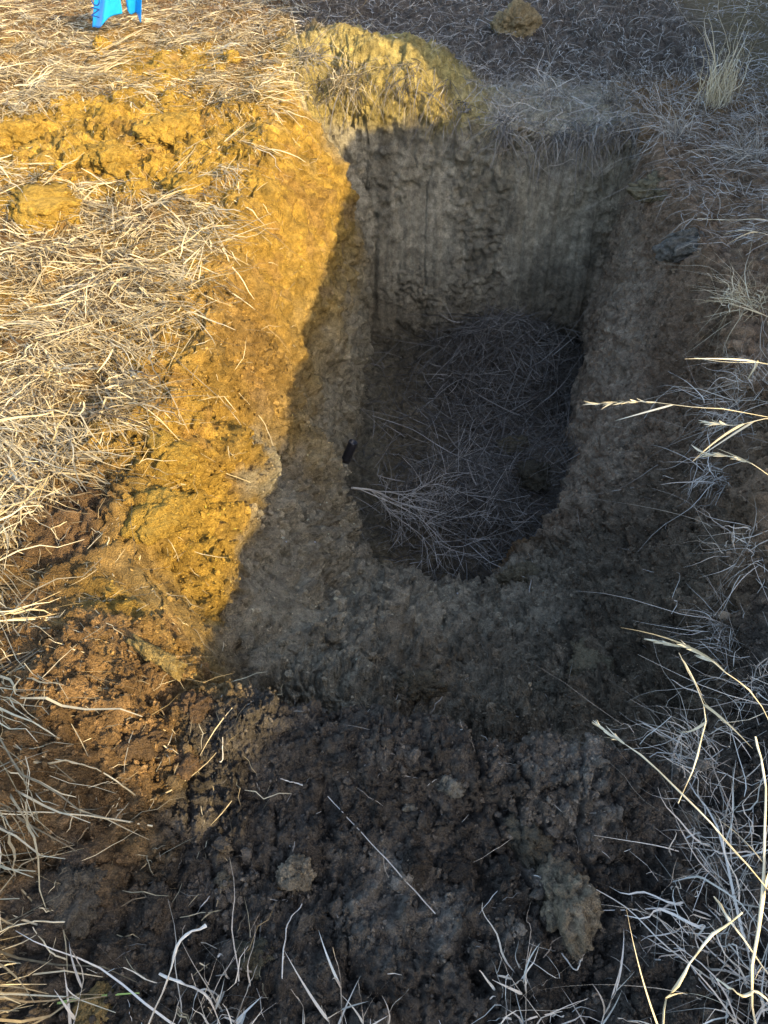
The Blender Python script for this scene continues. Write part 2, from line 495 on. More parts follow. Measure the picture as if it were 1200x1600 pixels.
# olive clay over the back wall and on its heaped rim
col = mixc(col, (.36, .315, .220), sst(.16, .6, smf + .14 * n_b) * lf * .92)  # lower left wall: same clay greyed, its shade put into the colour
col = mixc(col, OLIVE, sst(4.75, 4.95, yw) * sst(-.75, -.5, xw) * sst(6.4, 5.9, y) * sst(1.7, 1.4, x))
col = mixc(col, OLIVE, sst(4.62, 4.80, y) * inn * sst(-.5, -.2, x))
col = mixc(col, (.42, .32, .10), sst(4.85, 5.0, y) * sst(-.12, .0, zw) * sst(.8, .5, xw) * sst(-.7, -.5, x) * sst(6.2, 5.8, y) * .9)
stn = np.zeros(len(P)); stn[ci] = fbm(pc * np.array([1.0, 1.0, .45], np.float32), .22, 191, 4, .6)
stk = np.zeros(len(P)); stk[ci] = streak
bw = sst(4.62, 4.80, y) * inn
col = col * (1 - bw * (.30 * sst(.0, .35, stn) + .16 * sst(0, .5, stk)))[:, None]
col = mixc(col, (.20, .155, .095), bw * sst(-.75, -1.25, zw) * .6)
col = mixc(col, GREYC, sst(-.15, .35, n_a + .4 * n_b) * sst(-.45, -.02, zw) * sst(4.6, 4.9, y) * sst(.3, .7, xw) * sst(5.5, 5.1, y) * .6)
# right wall: brown over olive
rt = sst(-.12, .04, xw - XRf(y)) * sst(4.95, 4.6, y)
col = mixc(col, RBRN, rt)
col = mixc(col, (.47, .375, .255), sst(.46, .16, xw - XRf(y)) * rt * sst(1.3, 2.8, yw + .4 * n_a) * sst(.0, -.55, zw) * .85)
col = mixc(col, (.22, .185, .12), rt * sst(.1, .5, n_a + .3 * n_b) * sst(2.6, 3.4, y) * sst(-.5, -.2, z) * .7)
# ramp: olive loam, darker up to the lip; left corner's shade put into colour
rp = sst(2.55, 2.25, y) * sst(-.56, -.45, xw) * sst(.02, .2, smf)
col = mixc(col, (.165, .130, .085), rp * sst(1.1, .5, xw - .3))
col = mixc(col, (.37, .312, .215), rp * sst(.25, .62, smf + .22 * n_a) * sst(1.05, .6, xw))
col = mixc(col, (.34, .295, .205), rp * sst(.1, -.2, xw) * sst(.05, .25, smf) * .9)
# floor
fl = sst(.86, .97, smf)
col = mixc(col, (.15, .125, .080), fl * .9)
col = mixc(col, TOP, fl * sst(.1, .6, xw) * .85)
# topsoil round the lip and in the foreground
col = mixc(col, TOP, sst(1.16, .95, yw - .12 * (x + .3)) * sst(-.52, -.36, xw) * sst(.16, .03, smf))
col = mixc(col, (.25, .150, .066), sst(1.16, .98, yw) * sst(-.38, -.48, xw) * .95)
col = mixc(col, TOP, sst(.70, .56, yw + .5 * (x + .5)) * sst(-.74, -.62, xw + .35 * (.45 - y)) * .9)  # dark soil tone also deepens the cast shadow band in colour
col = mixc(col, (.165, .100, .050), np.exp(-((x + .92) / .16) ** 2 - ((y - 1.55) / .28) ** 2) * 1.2)
col = mixc(col, (.24, .21, .165), sst(.1, .6, n_b + .4 * n_a) * sst(1.2, .9, y) * sst(.25, .1, smf) * sst(-.5, -.3, x) * .6)
n_d = np.zeros(len(P)); n_d[ci] = fbm(pc, .06, 301, 4, .7)
n_e = np.zeros(len(P)); n_e[ci] = worley(pc, .045, 303)[2] - .5
col = mixc(col, (.125, .100, .075), sst(5.55, 5.9, yw) * sst(-.9, -.5, x + .2 * n_a) * (1 - sst(.5, .2, np.abs(x)) * sst(6.2, 5.9, y)))
col = col * (1 + .45 * n_c * (.4 + .6 * (1 - inn)))[:, None]
col = col * np.clip(1 + .55 * n_d + .35 * n_e + .25 * n_b, .45, 1.7)[:, None]
col = mixc(col, (.16, .12, .06), 1 - core)
col = np.clip(col, .01, .8)

idx = np.arange(NU * NV).reshape(NV, NU)
F = np.stack([idx[:-1, :-1], idx[1:, :-1], idx[1:, 1:], idx[:-1, 1:]], -1).reshape(-1, 4)
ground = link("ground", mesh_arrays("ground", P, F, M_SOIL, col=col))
tag(ground, "excavated ground with a steep rectangular pit and crumbly dark soil around it", kind="structure")

# ------------------------------------------------------------------ lookups on the ground
PF = PG.reshape(-1, 3); NF = NG.reshape(-1, 3); AF = AG.reshape(-1)
_d = PF - CAM
_dep = _d[:, 1] * math.cos(PITCH) - _d[:, 2] * math.sin(PITCH)
_upc = _d[:, 1] * math.sin(PITCH) + _d[:, 2] * math.cos(PITCH)
with np.errstate(divide='ignore', invalid='ignore'):
    PX = 600 + 1164 * _d[:, 0] / _dep
    PY = 800 - 1164 * _upc / _dep
PX[_dep < .1] = -9e9

def spot(u, v, r=7):
    """point of the ground sheet seen at a place in the photograph, with its normal and colour"""
    m = np.where((abs(PX - u) < r) & (abs(PY - v) < r))[0]
    if len(m) == 0:
        return spot(u, v, r * 2)
    dm = _dep[m]
    m = m[dm < dm.min() + .12]
    k = m[np.argmin((PX[m] - u) ** 2 + (PY[m] - v) ** 2)]
    return PF[k].copy(), NF[k].copy(), col[k].copy(), _dep[k]

def lift(u, v, h, toward=None):
    """point at height h (world z) on the sight line"""
    d = ray(u, v)
    return CAM + d * ((h - CAM[2]) / d[2])

def ray(u, v):
    X = (u - 600) / 1164; U = (800 - v) / 1164
    return np.array([X, math.cos(PITCH) + U * math.sin(PITCH), -math.sin(PITCH) + U * math.cos(PITCH)])

# ------------------------------------------------------------------ blades, stems, lumps
def unit(v):
    return v / np.maximum(np.linalg.norm(v, axis=-1, keepdims=True), 1e-9)

def blade_arrays(root, d, nrm, L, W, curl, tint, K=4, taper=.75, twist=None, kink=None):
    """N flat tapering blades; curl (N,3) is added with the square of the way along"""
    Nn = len(root)
    t = np.linspace(0, 1, K + 1)[None, :, None]
    pts = root[:, None, :] + d[:, None, :] * (L[:, None, None] * t) + curl[:, None, :] * (L[:, None, None] * t ** 2)
    if kink is not None:
        pts = pts + kink[:, None, :] * L[:, None, None] * np.sin(t * 3.0 * math.pi) * .03
    side = unit(np.cross(d, nrm))
    if twist is not None:
        side = unit(side * np.cos(twist)[:, None] + unit(nrm) * np.sin(twist)[:, None])
    ww = (W[:, None, None] * .5) * (1 - taper * t ** 1.6) * np.minimum(1, .55 + 4 * t)
    A = pts - side[:, None, :] * ww; B = pts + side[:, None, :] * ww
    V = np.stack([A, B], 2).reshape(-1, 3)
    base = (np.arange(Nn) * 2 * (K + 1))[:, None] + (np.arange(K) * 2)[None, :]
    F = np.stack([base, base + 1, base + 3, base + 2], -1).reshape(-1, 4)
    T = np.repeat(tint, 2 * (K + 1))
    return V, F, T

def join(parts):
    V, F, T, o = [], [], [], 0
    for v, f, t in parts:
        V.append(v); F.append(f + o); T.append(t); o += len(v)
    return np.concatenate(V), np.concatenate(F), np.concatenate(T)

def tube_arrays(pts, rad, tint=.6, sides=5, flat=1.0):
    pts = np.asarray(pts, float); m = len(pts)
    rad = np.broadcast_to(rad, (m,))
    tg = unit(np.gradient(pts, axis=0))
    ref = np.array([.21, .33, .92]); 
    a = unit(np.cross(tg, ref)); b = np.cross(tg, a)
    th = np.arange(sides) * 2 * math.pi / sides
    V = (pts[:, None, :] + rad[:, None, None] * (np.cos(th)[None, :, None] * a[:, None, :] + flat * np.sin(th)[None, :, None] * b[:, None, :])).reshape(-1, 3)
    i = np.arange(m - 1)[:, None] * sides; j = np.arange(sides)[None, :]; j2 = (j + 1) % sides
    F = np.stack([i + j, i + j2, i + sides + j2, i + sides + j], -1).reshape(-1, 4)
    return V, F, np.full(len(V), tint)

def spline(ctrl, m=14):
    c = np.asarray(ctrl, float)
    if len(c) == 2:
        return c[0] + (c[1] - c[0]) * np.linspace(0, 1, m)[:, None]
    c = np.vstack([2 * c[0] - c[1], c, 2 * c[-1] - c[-2]])
    out = []
    ns = len(c) - 3
    for k in range(ns):
        t = np.linspace(0, 1, max(3, m // ns), endpoint=(k == ns - 1))[:, None]
        p0, p1, p2, p3 = c[k:k + 4]
        out.append(.5 * (2 * p1 + (p2 - p0) * t + (2 * p0 - 5 * p1 + 4 * p2 - p3) * t ** 2 + (3 * p1 - p0 - 3 * p2 + p3) * t ** 3))
    return np.vstack(out)

def sample_ground(weight, nn):
    wgt = np.clip(weight * AF, 0, None)
    return rng.choice(len(PF), nn, p=wgt / wgt.sum())

def tangent_dir(k, ang):
    d = np.stack([np.cos(ang), np.sin(ang), 0 * ang], -1)
    nn = NF[k]
    d = d - nn * (d * nn).sum(-1, keepdims=True)
    return unit(d)

def ground_blades(name, k, ang, L, W, lift_ang, tint, mat, K=4, sag=.25, curlamp=.25, above=.004):
    nn = NF[k] * .6 + np.array([0, 0, .4]); nn = unit(nn)
    d = tangent_dir(k, ang)
    d = unit(d * np.cos(lift_ang)[:, None] + nn * np.sin(lift_ang)[:, None])
    sd = unit(np.cross(d, nn))
    cu = sd * (rng.normal(0, curlamp, len(k)))[:, None] - nn * (np.sin(lift_ang) * (.6 + sag * rng.random(len(k))))[:, None]
    root = PF[k] + nn * above * rng.random(len(k))[:, None]
    V, F, T = blade_arrays(root, d, nn, L, W, cu, tint, K=K, twist=rng.normal(0, .5, len(k)), kink=rng.normal(0, 1, (len(k), 3)))
    return link(name, mesh_arrays(name, V, F, mat, tint=T, smooth=False))

# --- straw thatch on the left bank
xx, yy = PF[:, 0], PF[:, 1]
nA = n_a; nB = n_b
rl = XLr(yy)
bare = np.exp(-((xx + 1.4) / .95) ** 2 - ((yy - 4.1) / .56) ** 2) + .8 * np.exp(-((xx + 1.35) / .36) ** 2 - ((yy - 5.3) / .40) ** 2) \
    + 1.3 * np.exp(-((xx + .75) / .22) ** 2 - ((yy - 1.80) / .32) ** 2) + 1.2 * np.exp(-((xx + .85) / .22) ** 2 - ((yy - 1.45) / .30) ** 2) \
    + 1.1 * np.exp(-((xx + .65) / .22) ** 2 - ((yy - .95) / .28) ** 2)
rlT = np.minimum(rl, np.interp(yy, [.2, .6, 1.0, 1.4, 1.9, 2.3, 2.8], [-.62, -.74, -.93, -1.06, -.88, -.74, -.6]))
thick = sst(.02, -.16, xx - rlT + .18 * nA + .10 * nB + .03) * sst(.65, .30, bare + .25 * nB) * (smf < .05) * (yy > .15) * (yy < 9.3) * (xx > -3.8)
near = 1 / (.5 + .35 * yy)
wt = thick * near * np.where(np.abs(PX - 600) > 680, .15, 1)
kc = sample_ground(wt * (1 + .8 * (yy < 1.3)), 2700)
def bunch(kc, per, sd):
    """ground points gathered round bunch centres, with the bunch's own lay"""
    cen = np.repeat(kc, per)
    dx = rng.normal(0, sd, (len(cen), 2))
    tx = PF[cen, :2] + dx
    return cen, tx
per = 12
cen, tx = bunch(kc, per, .045)
lay = np.repeat(rng.normal(-.40, .55, len(kc)) + 1.1 * nA[kc], per)
ang = lay + rng.normal(0, .22, len(cen))
ll = np.interp(yy[cen], [.5, 3, 7], [1.0, .9, .6])
nn_ = unit(NF[cen] * .5 + np.array([0, 0, .5]))
d = np.stack([np.cos(ang), np.sin(ang), 0 * ang], -1); d = unit(d - nn_ * (d * nn_).sum(-1, keepdims=True))
la = np.abs(rng.normal(.06, .12, len(cen)))
d = unit(d * np.cos(la)[:, None] + nn_ * np.sin(la)[:, None])
pl = PF[cen] + np.stack([tx[:, 0] - PF[cen, 0], tx[:, 1] - PF[cen, 1], 0 * la], -1)
pl[:, 2] -= ((pl - PF[cen])[:, :2] * nn_[:, :2]).sum(-1) / nn_[:, 2]
pl = pl + nn_ * (rng.random(len(cen)) * .028)[:, None]
cu = unit(np.cross(d, nn_)) * rng.normal(0, .16, len(cen))[:, None] - nn_ * (np.sin(la) * .9 + .03)[:, None]
bt = np.repeat(rng.beta(1.8, 1.8, len(kc)), per)
V, Fa, T = blade_arrays(pl, d, nn_, rng.gamma(6, .032, len(cen)) * ll, rng.gamma(4, .00085, len(cen)) + .0009, cu, np.clip(bt + rng.normal(0, .2, len(cen)), 0, 1), K=5, twist=rng.normal(0, .6, len(cen)), kink=rng.normal(0, .7, (len(cen), 3)))
o = link("combed_straw", mesh_arrays("combed_straw", V, Fa, M_STRAW, tint=T, smooth=False))
tag(o, "long dry straw combed flat in bunches over the left bank", "dry grass", kind="stuff")
k = sample_ground(wt, 19000)
ang = np.where(rng.random(len(k)) < .35, rng.random(len(k)) * 6.28, rng.normal(-.40, .6, len(k)) + 1.1 * nA[k])
ll = np.interp(yy[k], [.5, 3, 7], [1.0, .95, .8])
o = ground_blades("straw_thatch", k, ang, rng.gamma(2.2, .028, len(k)) * ll + .012, rng.gamma(3.5, .0009, len(k)) + .0008,
                  np.abs(rng.normal(.08, .16, len(k))), np.clip(rng.beta(1.8, 1.6, len(k)), 0, 1), M_STRAW, above=.016)
tag(o, "broken bits of dry straw matted among the combed straw", "dry grass", kind="stuff")
# thin straw scattered over the clay and along its edge
thin = sst(.30, -.10, xx - rl + .2 * nB) * sst(-.9, -.2, xx - rl) * (yy > .3) * (yy < 5.4) * .5 + np.clip(bare, 0, 1) * .35 * (xx < rl)
thin = thin * (smf < .45)
k = sample_ground(thin, 2600)
o = ground_blades("scattered_straw", k, rng.normal(-.5, 1.1, len(k)), rng.gamma(4, .018, len(k)), rng.uniform(.0012, .0032, len(k)),
                  np.abs(rng.normal(.08, .15, len(k))), rng.beta(2, 1.6, len(k)), M_STRAW, above=.006)
tag(o, "thin loose straw scattered over the yellow clay beside the thatch", "dry grass", kind="stuff")
# --- grass behind the pit and on the right bank
fg = sst(5.25, 5.6, yy + .25 * nA - .35 * sst(.3, -.1, xx) + .45 * sst(.45, .8, xx)) * (yy < 9.4) * (xx > -1.5) * (xx < 4) * sst(.85, .4, np.exp(-((xx - .15) / .45) ** 2 - ((yy - 5.35) / .35) ** 2) + .3 * nB)
fg = fg * (smf < .12)
k = sample_ground(fg * (1 + 1.6 * (xx > .6) * (yy < 6)), 11000)
ang = np.where(xx[k] > .55, rng.normal(-2.2, .55, len(k)), rng.normal(-1.3, .8, len(k)))
o = ground_blades("rim_grass", k, ang, rng.gamma(5, .040, len(k)), rng.uniform(.002, .0052, len(k)),
                  np.abs(rng.normal(.28, .25, len(k))), rng.beta(1.6, 2.4, len(k)), M_GREY, K=5, sag=.9, above=.01)
tag(o, "shaded grey grass combed down over the far rim of the pit", "dry grass", kind="stuff")
rg = sst(-.02, .12, xx - XRr(yy) + .08 * nB) * (xx < 2.7) * (yy > .1) * (yy < 5.2)
k = sample_ground(rg * (.10 + 1.2 * (yy > 3.3) + .3 * (xx > XRr(yy) + .25)), 4000)
o = ground_blades("bank_grass", k, rng.normal(3.0, .7, len(k)), rng.gamma(5, .036, len(k)), rng.uniform(.0015, .0042, len(k)),
                  np.abs(rng.normal(.35, .3, len(k))), rng.beta(1.8, 2.2, len(k)), M_GREY, K=5, sag=.9, above=.01)
tag(o, "shaded pale grass growing along the right rim of the pit", "dry grass", kind="stuff")
ov = (smf < .05) * (yy > 4.8) * (yy < YBr(xx) + .16) * (yy > YBr(xx) - .02) * (xx > -.55) * (xx < 1.6) * np.where(xx > .5, 1.0, .35) * sst(-.15, .25, nB + .1)
k = sample_ground(ov, 1500)
d = unit(np.stack([rng.normal(-.1, .45, len(k)), rng.normal(-1, .35, len(k)), rng.normal(.15, .25, len(k))], -1))
V, Fa, T = blade_arrays(PF[k], d, unit(rng.normal(0, 1, (len(k), 3))), rng.gamma(4, .045, len(k)), rng.gamma(3, .0010, len(k)) + .001, rng.normal(0, .15, (len(k), 3)) + np.array([0, .35, -1.0]) * rng.uniform(.3, 1.0, (len(k), 1)), rng.beta(1.2, 2.2, len(k)), K=6, twist=rng.normal(0, .8, len(k)))
o = link("overhanging_grass", mesh_arrays("overhanging_grass", V, Fa, M_DARK, tint=T, smooth=False))
tag(o, "dark ragged grass and roots hanging over the top of the back wall", "dry grass", kind="stuff")
# --- dead grass heaped on the pit floor
hp = (smf > .88) * np.clip(np.exp(-((xx - .75) / .55) ** 2 - ((yy - 4.0) / .75) ** 2) + .9 * np.exp(-((xx - .50) / .50) ** 2 - ((yy - 3.0) / .45) ** 2), 0, 1) * sst(-.4, .1, nB + .3)
k = sample_ground(hp, 9500)
hz = .14 * np.exp(-((xx[k] - .85) / .38) ** 2 - ((yy[k] - 4.2) / .40) ** 2) + .10 * np.exp(-((xx[k] - .4) / .3) ** 2 - ((yy[k] - 3.0) / .35) ** 2)
root = PF[k] + np.stack([0 * hz, 0 * hz, hz * rng.random(len(k)) ** .6], -1)
d = np.stack([rng.normal(0, 1, len(k)), rng.normal(0, .8, len(k)), rng.normal(.0, .10, len(k))], -1)
d = unit(d - NF[k] * (d * NF[k]).sum(-1, keepdims=True) + np.array([0, 0, .10]))
V, Fa, T = blade_arrays(root, d, np.tile([0, 0, 1.0], (len(k), 1)), rng.gamma(3.2, .050, len(k)), rng.gamma(2, .0012, len(k)) + .0006,
                        rng.normal(0, .28, (len(k), 3)) - np.array([0, 0, .1]), rng.beta(1.0, 2.4, len(k)), K=5, twist=rng.normal(0, .8, len(k)))
o = link("dead_grass", mesh_arrays("dead_grass", V, Fa, M_DARK, tint=T, smooth=False))
tag(o, "dark tangle of dead grass heaped on the floor of the pit", "dead grass", kind="stuff")
# --- rootlets and chaff on the shaded soil
lit = sst(1.1, .9, yy) * (smf < .2) * (xx > -.5) * (xx < 1.0) * (yy > .12) + .35 * (usf >= 4) * (usf <= 5) * (yy < 4) * (yy > .3) + .25 * ((vsf == 4) & (usf == 3))
k = sample_ground(lit, 900)
o = ground_blades("straw_chaff", k, rng.random(len(k)) * 6.28, rng.gamma(3, .012, len(k)), rng.uniform(.0008, .0020, len(k)),
                  np.abs(rng.normal(.15, .2, len(k))), rng.beta(2, 2, len(k)), M_GREY, above=.006)
tag(o, "fine pale chaff and rootlets strewn over the dark soil", "chaff", kind="stuff")

# --- crumbs of soil
def ico(sub):
    import bmesh
    bm = bmesh.new(); bmesh.ops.create_icosphere(bm, subdivisions=sub, radius=1.0)
    V = np.array([v.co[:] for v in bm.verts]); Fc = np.array([[v.index for v in f.verts] for f in bm.faces])
    bm.free(); return V, Fc
def crumb_group():
    ng = bpy.data.node_groups.new("crumbs", 'GeometryNodeTree')
    ng.interface.new_socket("Geometry", in_out='INPUT', socket_type='NodeSocketGeometry')
    ng.interface.new_socket("Geometry", in_out='OUTPUT', socket_type='NodeSocketGeometry')
    gi = ng.nodes.new("NodeGroupInput"); go = ng.nodes.new("NodeGroupOutput")
    g2i = ng.nodes.new("GeometryNodeGeometryToInstance")
    for q in range(5):
        ic = ng.nodes.new("GeometryNodeMeshIcoSphere"); ic.inputs["Radius"].default_value = 1; ic.inputs["Subdivisions"].default_value = 2
        sp = ng.nodes.new("GeometryNodeSetPosition")
        tx = ng.nodes.new("ShaderNodeTexNoise"); tx.noise_dimensions = '4D'; tx.inputs["W"].default_value = 7.3 * q
        tx.inputs["Scale"].default_value = 1.1; tx.inputs["Detail"].default_value = 4; tx.inputs["Roughness"].default_value = .7
        sb = ng.nodes.new("ShaderNodeVectorMath"); sb.operation = 'SUBTRACT'; sb.inputs[1].default_value = (.5, .5, .5)
        sc = ng.nodes.new("ShaderNodeVectorMath"); sc.operation = 'SCALE'; sc.inputs["Scale"].default_value = 2.7
        sm_ = ng.nodes.new("GeometryNodeSetMaterial"); sm_.inputs["Material"].default_value = M_CRUMB
        ng.links.new(tx.outputs["Color"], sb.inputs[0]); ng.links.new(sb.outputs[0], sc.inputs[0])
        ng.links.new(ic.outputs["Mesh"], sp.inputs["Geometry"]); ng.links.new(sc.outputs[0], sp.inputs["Offset"])
        ng.links.new(sp.outputs[0], sm_.inputs["Geometry"]); ng.links.new(sm_.outputs[0], g2i.inputs[0])
    ip = ng.nodes.new("GeometryNodeInstanceOnPoints"); ip.inputs["Pick Instance"].default_value = True
    for nm, typ, sock in (("crot", 'FLOAT_VECTOR', "Rotation"), ("cscale", 'FLOAT_VECTOR', "Scale"), ("cpick", 'INT', "Instance Index")):
        na = ng.nodes.new("GeometryNodeInputNamedAttribute"); na.data_type = typ; na.inputs[0].default_value = nm
        ng.links.new(na.outputs[0], ip.inputs[sock])
    ng.links.new(gi.outputs[0], ip.inputs["Points"]); ng.links.new(g2i.outputs[0], ip.inputs["Instance"])
    ng.links.new(ip.outputs[0], go.inputs[0])
    return ng
NG_CRUMB = crumb_group()

def crumbs(name, k, size, lighten):
    me = bpy.data.meshes.new(name)
    m = len(k)
    me.vertices.add(m)
    me.vertices.foreach_set("co", (PF[k] + NF[k] * (size * .3)[:, None] + rng.normal(0, .002, (m, 3))).astype(np.float32).ravel())
    a = me.attributes.new("crot", 'FLOAT_VECTOR', 'POINT'); a.data.foreach_set("vector", rng.uniform(0, 6.28, (m, 3)).astype(np.float32).ravel())
    a = me.attributes.new("cscale", 'FLOAT_VECTOR', 'POINT'); a.data.foreach_set("vector", (size[:, None] * rng.uniform(.45, 1.35, (m, 3))).astype(np.float32).ravel())
    a = me.attributes.new("cpick", 'INT', 'POINT'); a.data.foreach_set("value", rng.integers(0, 5, m).astype(np.int32))
    a = me.attributes.new("col", 'FLOAT_COLOR', 'POINT')
    cc = np.ones((m, 4), np.float32); cc[:, :3] = np.clip(col[k] * lighten[:, None], .012, .7)
    a.data.foreach_set("color", cc.ravel())
    me.materials.append(M_CRUMB)
    o = link(name, me)
    md = o.modifiers.new("crumbs", 'NODES'); md.node_group = NG_CRUMB
    return o
cw = sst(1.25, 1.0, yy) * (smf < .35) * (yy > .1) * (xx > -1.0) * (xx < 1.1) * 1.0 + 1.3 * ((vsf == 4) & (usf >= 2) & (usf <= 4)) * (smf < .97) \
    + .4 * ((usf == 4) & (yy < 4.4)) * (smf < .7) + .5 * np.clip(bare, 0, 1) * (xx < rl) + .12 * ((usf == 2) & (smf < .4)) + .35 * (smf > .85)
k = sample_ground(cw, 15000)
o = crumbs("soil_crumbs", k, np.clip(rng.lognormal(-5.15, .5, len(k)), .003, .020), .75 + rng.gamma(2, .15, len(k)))
tag(o, "loose crumbs of soil lying around the pit", "soil crumbs", kind="stuff")
k = sample_ground(cw * (1 + 2.0 * (yy < 1.2)), 150000)
o = crumbs("fine_crumbs", k, np.clip(rng.lognormal(-6.0, .4, len(k)), .0012, .006), .65 + rng.gamma(2, .24, len(k)))
tag(o, "fine soil crumbs sprinkled over the lip and slopes of the pit", "soil crumbs", kind="stuff")

# ------------------------------------------------------------------ single clods
ICO5, ICOF5 = ico(5)
ICO4, ICOF4 = ico(4)

def clod_mesh(size, shape, colour, seed, rot=0.0, sub=5, slab=0.0):
    base, bf = (ICO5, ICOF5) if sub == 5 else (ICO4, ICOF4)
    q = (base * np.array(shape)).astype(np.float32) + seed * 3.7
    wq = q + .35 * np.stack([vnoise(q, .7, seed + 21), vnoise(q, .7, seed + 22), vnoise(q, .7, seed + 23)], -1)
    F1, F2, cid = worley(wq, .75, seed + 31)
    r = .90 + .62 * fbm(q, .95, seed + 5, 3) + .26 * (cid - .5) + .22 * (.45 - np.abs(fbm(q, .42, seed + 9, 4, .62)) * 2.2)
    r = r - .16 * sst(.16, 0, F2 - F1) + .15 * clods(q, .36, seed + 13, .65) + .10 * clods(q, .15, seed + 19, .7)
    r = np.clip(r, .35, 1.7)
    V = base * r[:, None]
    if slab:
        V[:, 2] = np.sign(V[:, 2]) * np.abs(V[:, 2]) ** (1 - slab)
    V = V * np.array(shape) * size
    c, s_ = math.cos(rot), math.sin(rot)
    V = np.stack([V[:, 0] * c - V[:, 1] * s_, V[:, 0] * s_ + V[:, 1] * c, V[:, 2]], -1)
    vc = np.array(colour) * (1 + .35 * fbm(q, .6, seed + 3, 3))[:, None]
    return mesh_arrays("soil_clod", V, bf, M_SOIL, col=np.clip(vc, .01, .7))

def clod(u, v, px, shape, colour, label, seed, rot=0.0, sink=.48, group=None, sub=5, name="soil_clod", slab=0.0):
    pnt, nn, cc, dep = spot(u, v)
    size = px * dep / 1164.0
    if colour is None:
        colour = cc * 1.15
    o = link(name, clod_mesh(size, shape, colour, seed, rot, sub, slab), loc=pnt + nn * size * shape[2] * (1 - 2 * sink) * .8)
    tag(o, label, "clod", group)
    return o

OL = (.21, .175, .105); DKC = (.075, .060, .044); YL = (.445, .28, .055); PALE = (.24, .215, .165)
clod(458, 1370, 27, (1, .9, .95), (.30, .245, .165), "round pale brown clod sitting alone on the dark soil", 101, sink=.3)
clod(352, 1375, 15, (1, .8, .7), (.17, .145, .10), "small pale clod to the left of the round pale clod", 102, sub=4)
clod(858, 1425, 56, (.80, 1.30, 1.15), (.29, .235, .155), "large tall olive clod standing at the edge of the foreground hollow", 103, rot=.15, sink=.22)
clod(818, 1312, 44, (.8, 1.1, .8), (.115, .100, .070), "dark jagged clod leaning above the large tall olive clod", 104, rot=.7)
clod(650, 1352, 26, (.8, 1.2, .9), DKC, "dark brown upright clod beside the black hollow", 105)
clod(705, 1358, 28, (1.2, .7, .8), (.055, .046, .036), "black wet looking clod overhanging the dark hollow", 106)
clod(248, 1425, 24, (.8, 1.5, .9), (.13, .10, .07), "oblong dark clod near the tip of the sunlit wedge", 107)
clod(128, 1395, 46, (.8, 1.35, .7), (.17, .14, .10), "cracked clod lying in the shade by the lower left straw", 108, rot=.2)
clod(395, 1500, 32, (1.4, .8, .7), (.12, .105, .066), "flat olive clod above the bent pale stalks", 109)
clod(150, 1588, 36, (1, 1, .8), (.36, .25, .10), "sunlit yellow clod at the bottom edge of the picture", 110)
clod(702, 1226, 22, (1.1, .8, .8), PALE, "pale crumbly clod on the lip in front of the pit", 111)
clod(640, 1262, 13, (1, .8, .8), PALE, "small pale clod left of the long diagonal straw end", 112, sub=4)
clod(812, 902, 26, (1.2, .7, .9), (.22, .185, .115), "tan clod perched on the crest above the pit floor", 113)
clod(852, 1085, 22, (.9, 1, .8), (.16, .135, .09), "brown clod half sunk in the ramp below the right wall", 114)
clod(920, 1050, 44, (.8, 1.3, .35), (.20, .165, .10), "olive slab of clay pressed into the lower right slope", 115, rot=-.3)
clod(800, 38, 30, (1, 1, .9), (.36, .27, .14), "tan lump of earth catching the sun beyond the far rim", 116, sink=.42)
clod(60, 325, 62, (1.25, .8, .45), YL, "broad flat yellow clay slab beside the upper edge of the thatch", 117, rot=-.2, slab=.4)
clod(262, 205, 34, (1.3, .8, .6), YL, "yellow clay lump above the cracked clay on the left bank", 118, rot=.5)
clod(165, 250, 40, (1.2, .9, .55), YL, "large cracked yellow clod in the middle of the spoil", 119, rot=-.4)
clod(30, 215, 40, (1.2, .9, .6), YL, "yellow clod by the left edge above the flat slab", 120)
clod(290, 290, 34, (1, .9, .6), YL, "rounded yellow clod at the right end of the spoil", 121, rot=.3)
clod(215, 300, 26, (1, .8, .7), YL, "small yellow clod between the slab and the rounded clod", 122)
clod(160, 78, 18, (.7, 1, 1.0), YL, "small orange clod just below the blue plastic", 123)
clod(360, 95, 16, (.9, 1, .9), YL, "small orange clod in the grass near the far left corner", 124, sub=4)
clod(345, 110, 12, (.9, 1, .9), YL, "tiny orange clod beside another in the far left grass", 125, sub=4)
clod(78, 425, 14, (1.2, .7, .8), (.40, .25, .07), "orange crumb on the thatch below the flat slab", 126, sub=4)
clod(121, 460, 15, (.8, 1.1, .8), (.36, .22, .07), "upright orange crumb stuck in the thatch", 127, sub=4)
clod(190, 562, 22, (1, 1, .6), (.38, .25, .08), "brown yellow clod sunk in the middle of the thatch", 128)
clod(605, 235, 9, (1, 1.0, .8), (.22, .20, .15), "small grey stone standing out of the back wall", 129, sub=4, name="stone", sink=.3)["category"] = "stone"
clod(258, 725, 46, (.9, 1.15, .55), YL, "bright yellow block of clay at the edge of the lower thatch", 131, rot=.3, sink=.34)
clod(248, 800, 54, (1, 1, .40), YL, "wide yellow block of clay below the thatch corner", 132, rot=-.5, sink=.36)
clod(255, 1030, 26, (2.3, .5, .55), (.40, .28, .10), "long smooth ridge of clay below the scraped face on the left", 142, rot=-.55, sink=.4)
clod(655, 1075, 30, (1.2, .8, .6), (.13, .105, .065), "brown lump in the hollow at the top of the ramp", 133)
clod(705, 1105, 32, (1.1, .8, .6), (.11, .09, .06), "dark lump at the right end of the hollow under the lip", 134)
clod(300, 1105, 30, (1.1, .9, .8), (.16, .10, .055), "sunlit brown clod at the corner of the lip", 135)
clod(215, 1165, 36, (1.3, .8, .6), (.15, .095, .05), "wide brown clod in the sunlit wedge", 136, rot=.4)
clod(285, 1190, 30, (.9, 1, .7), (.16, .10, .055), "brown clod on the shadow edge of the sunlit wedge", 137)
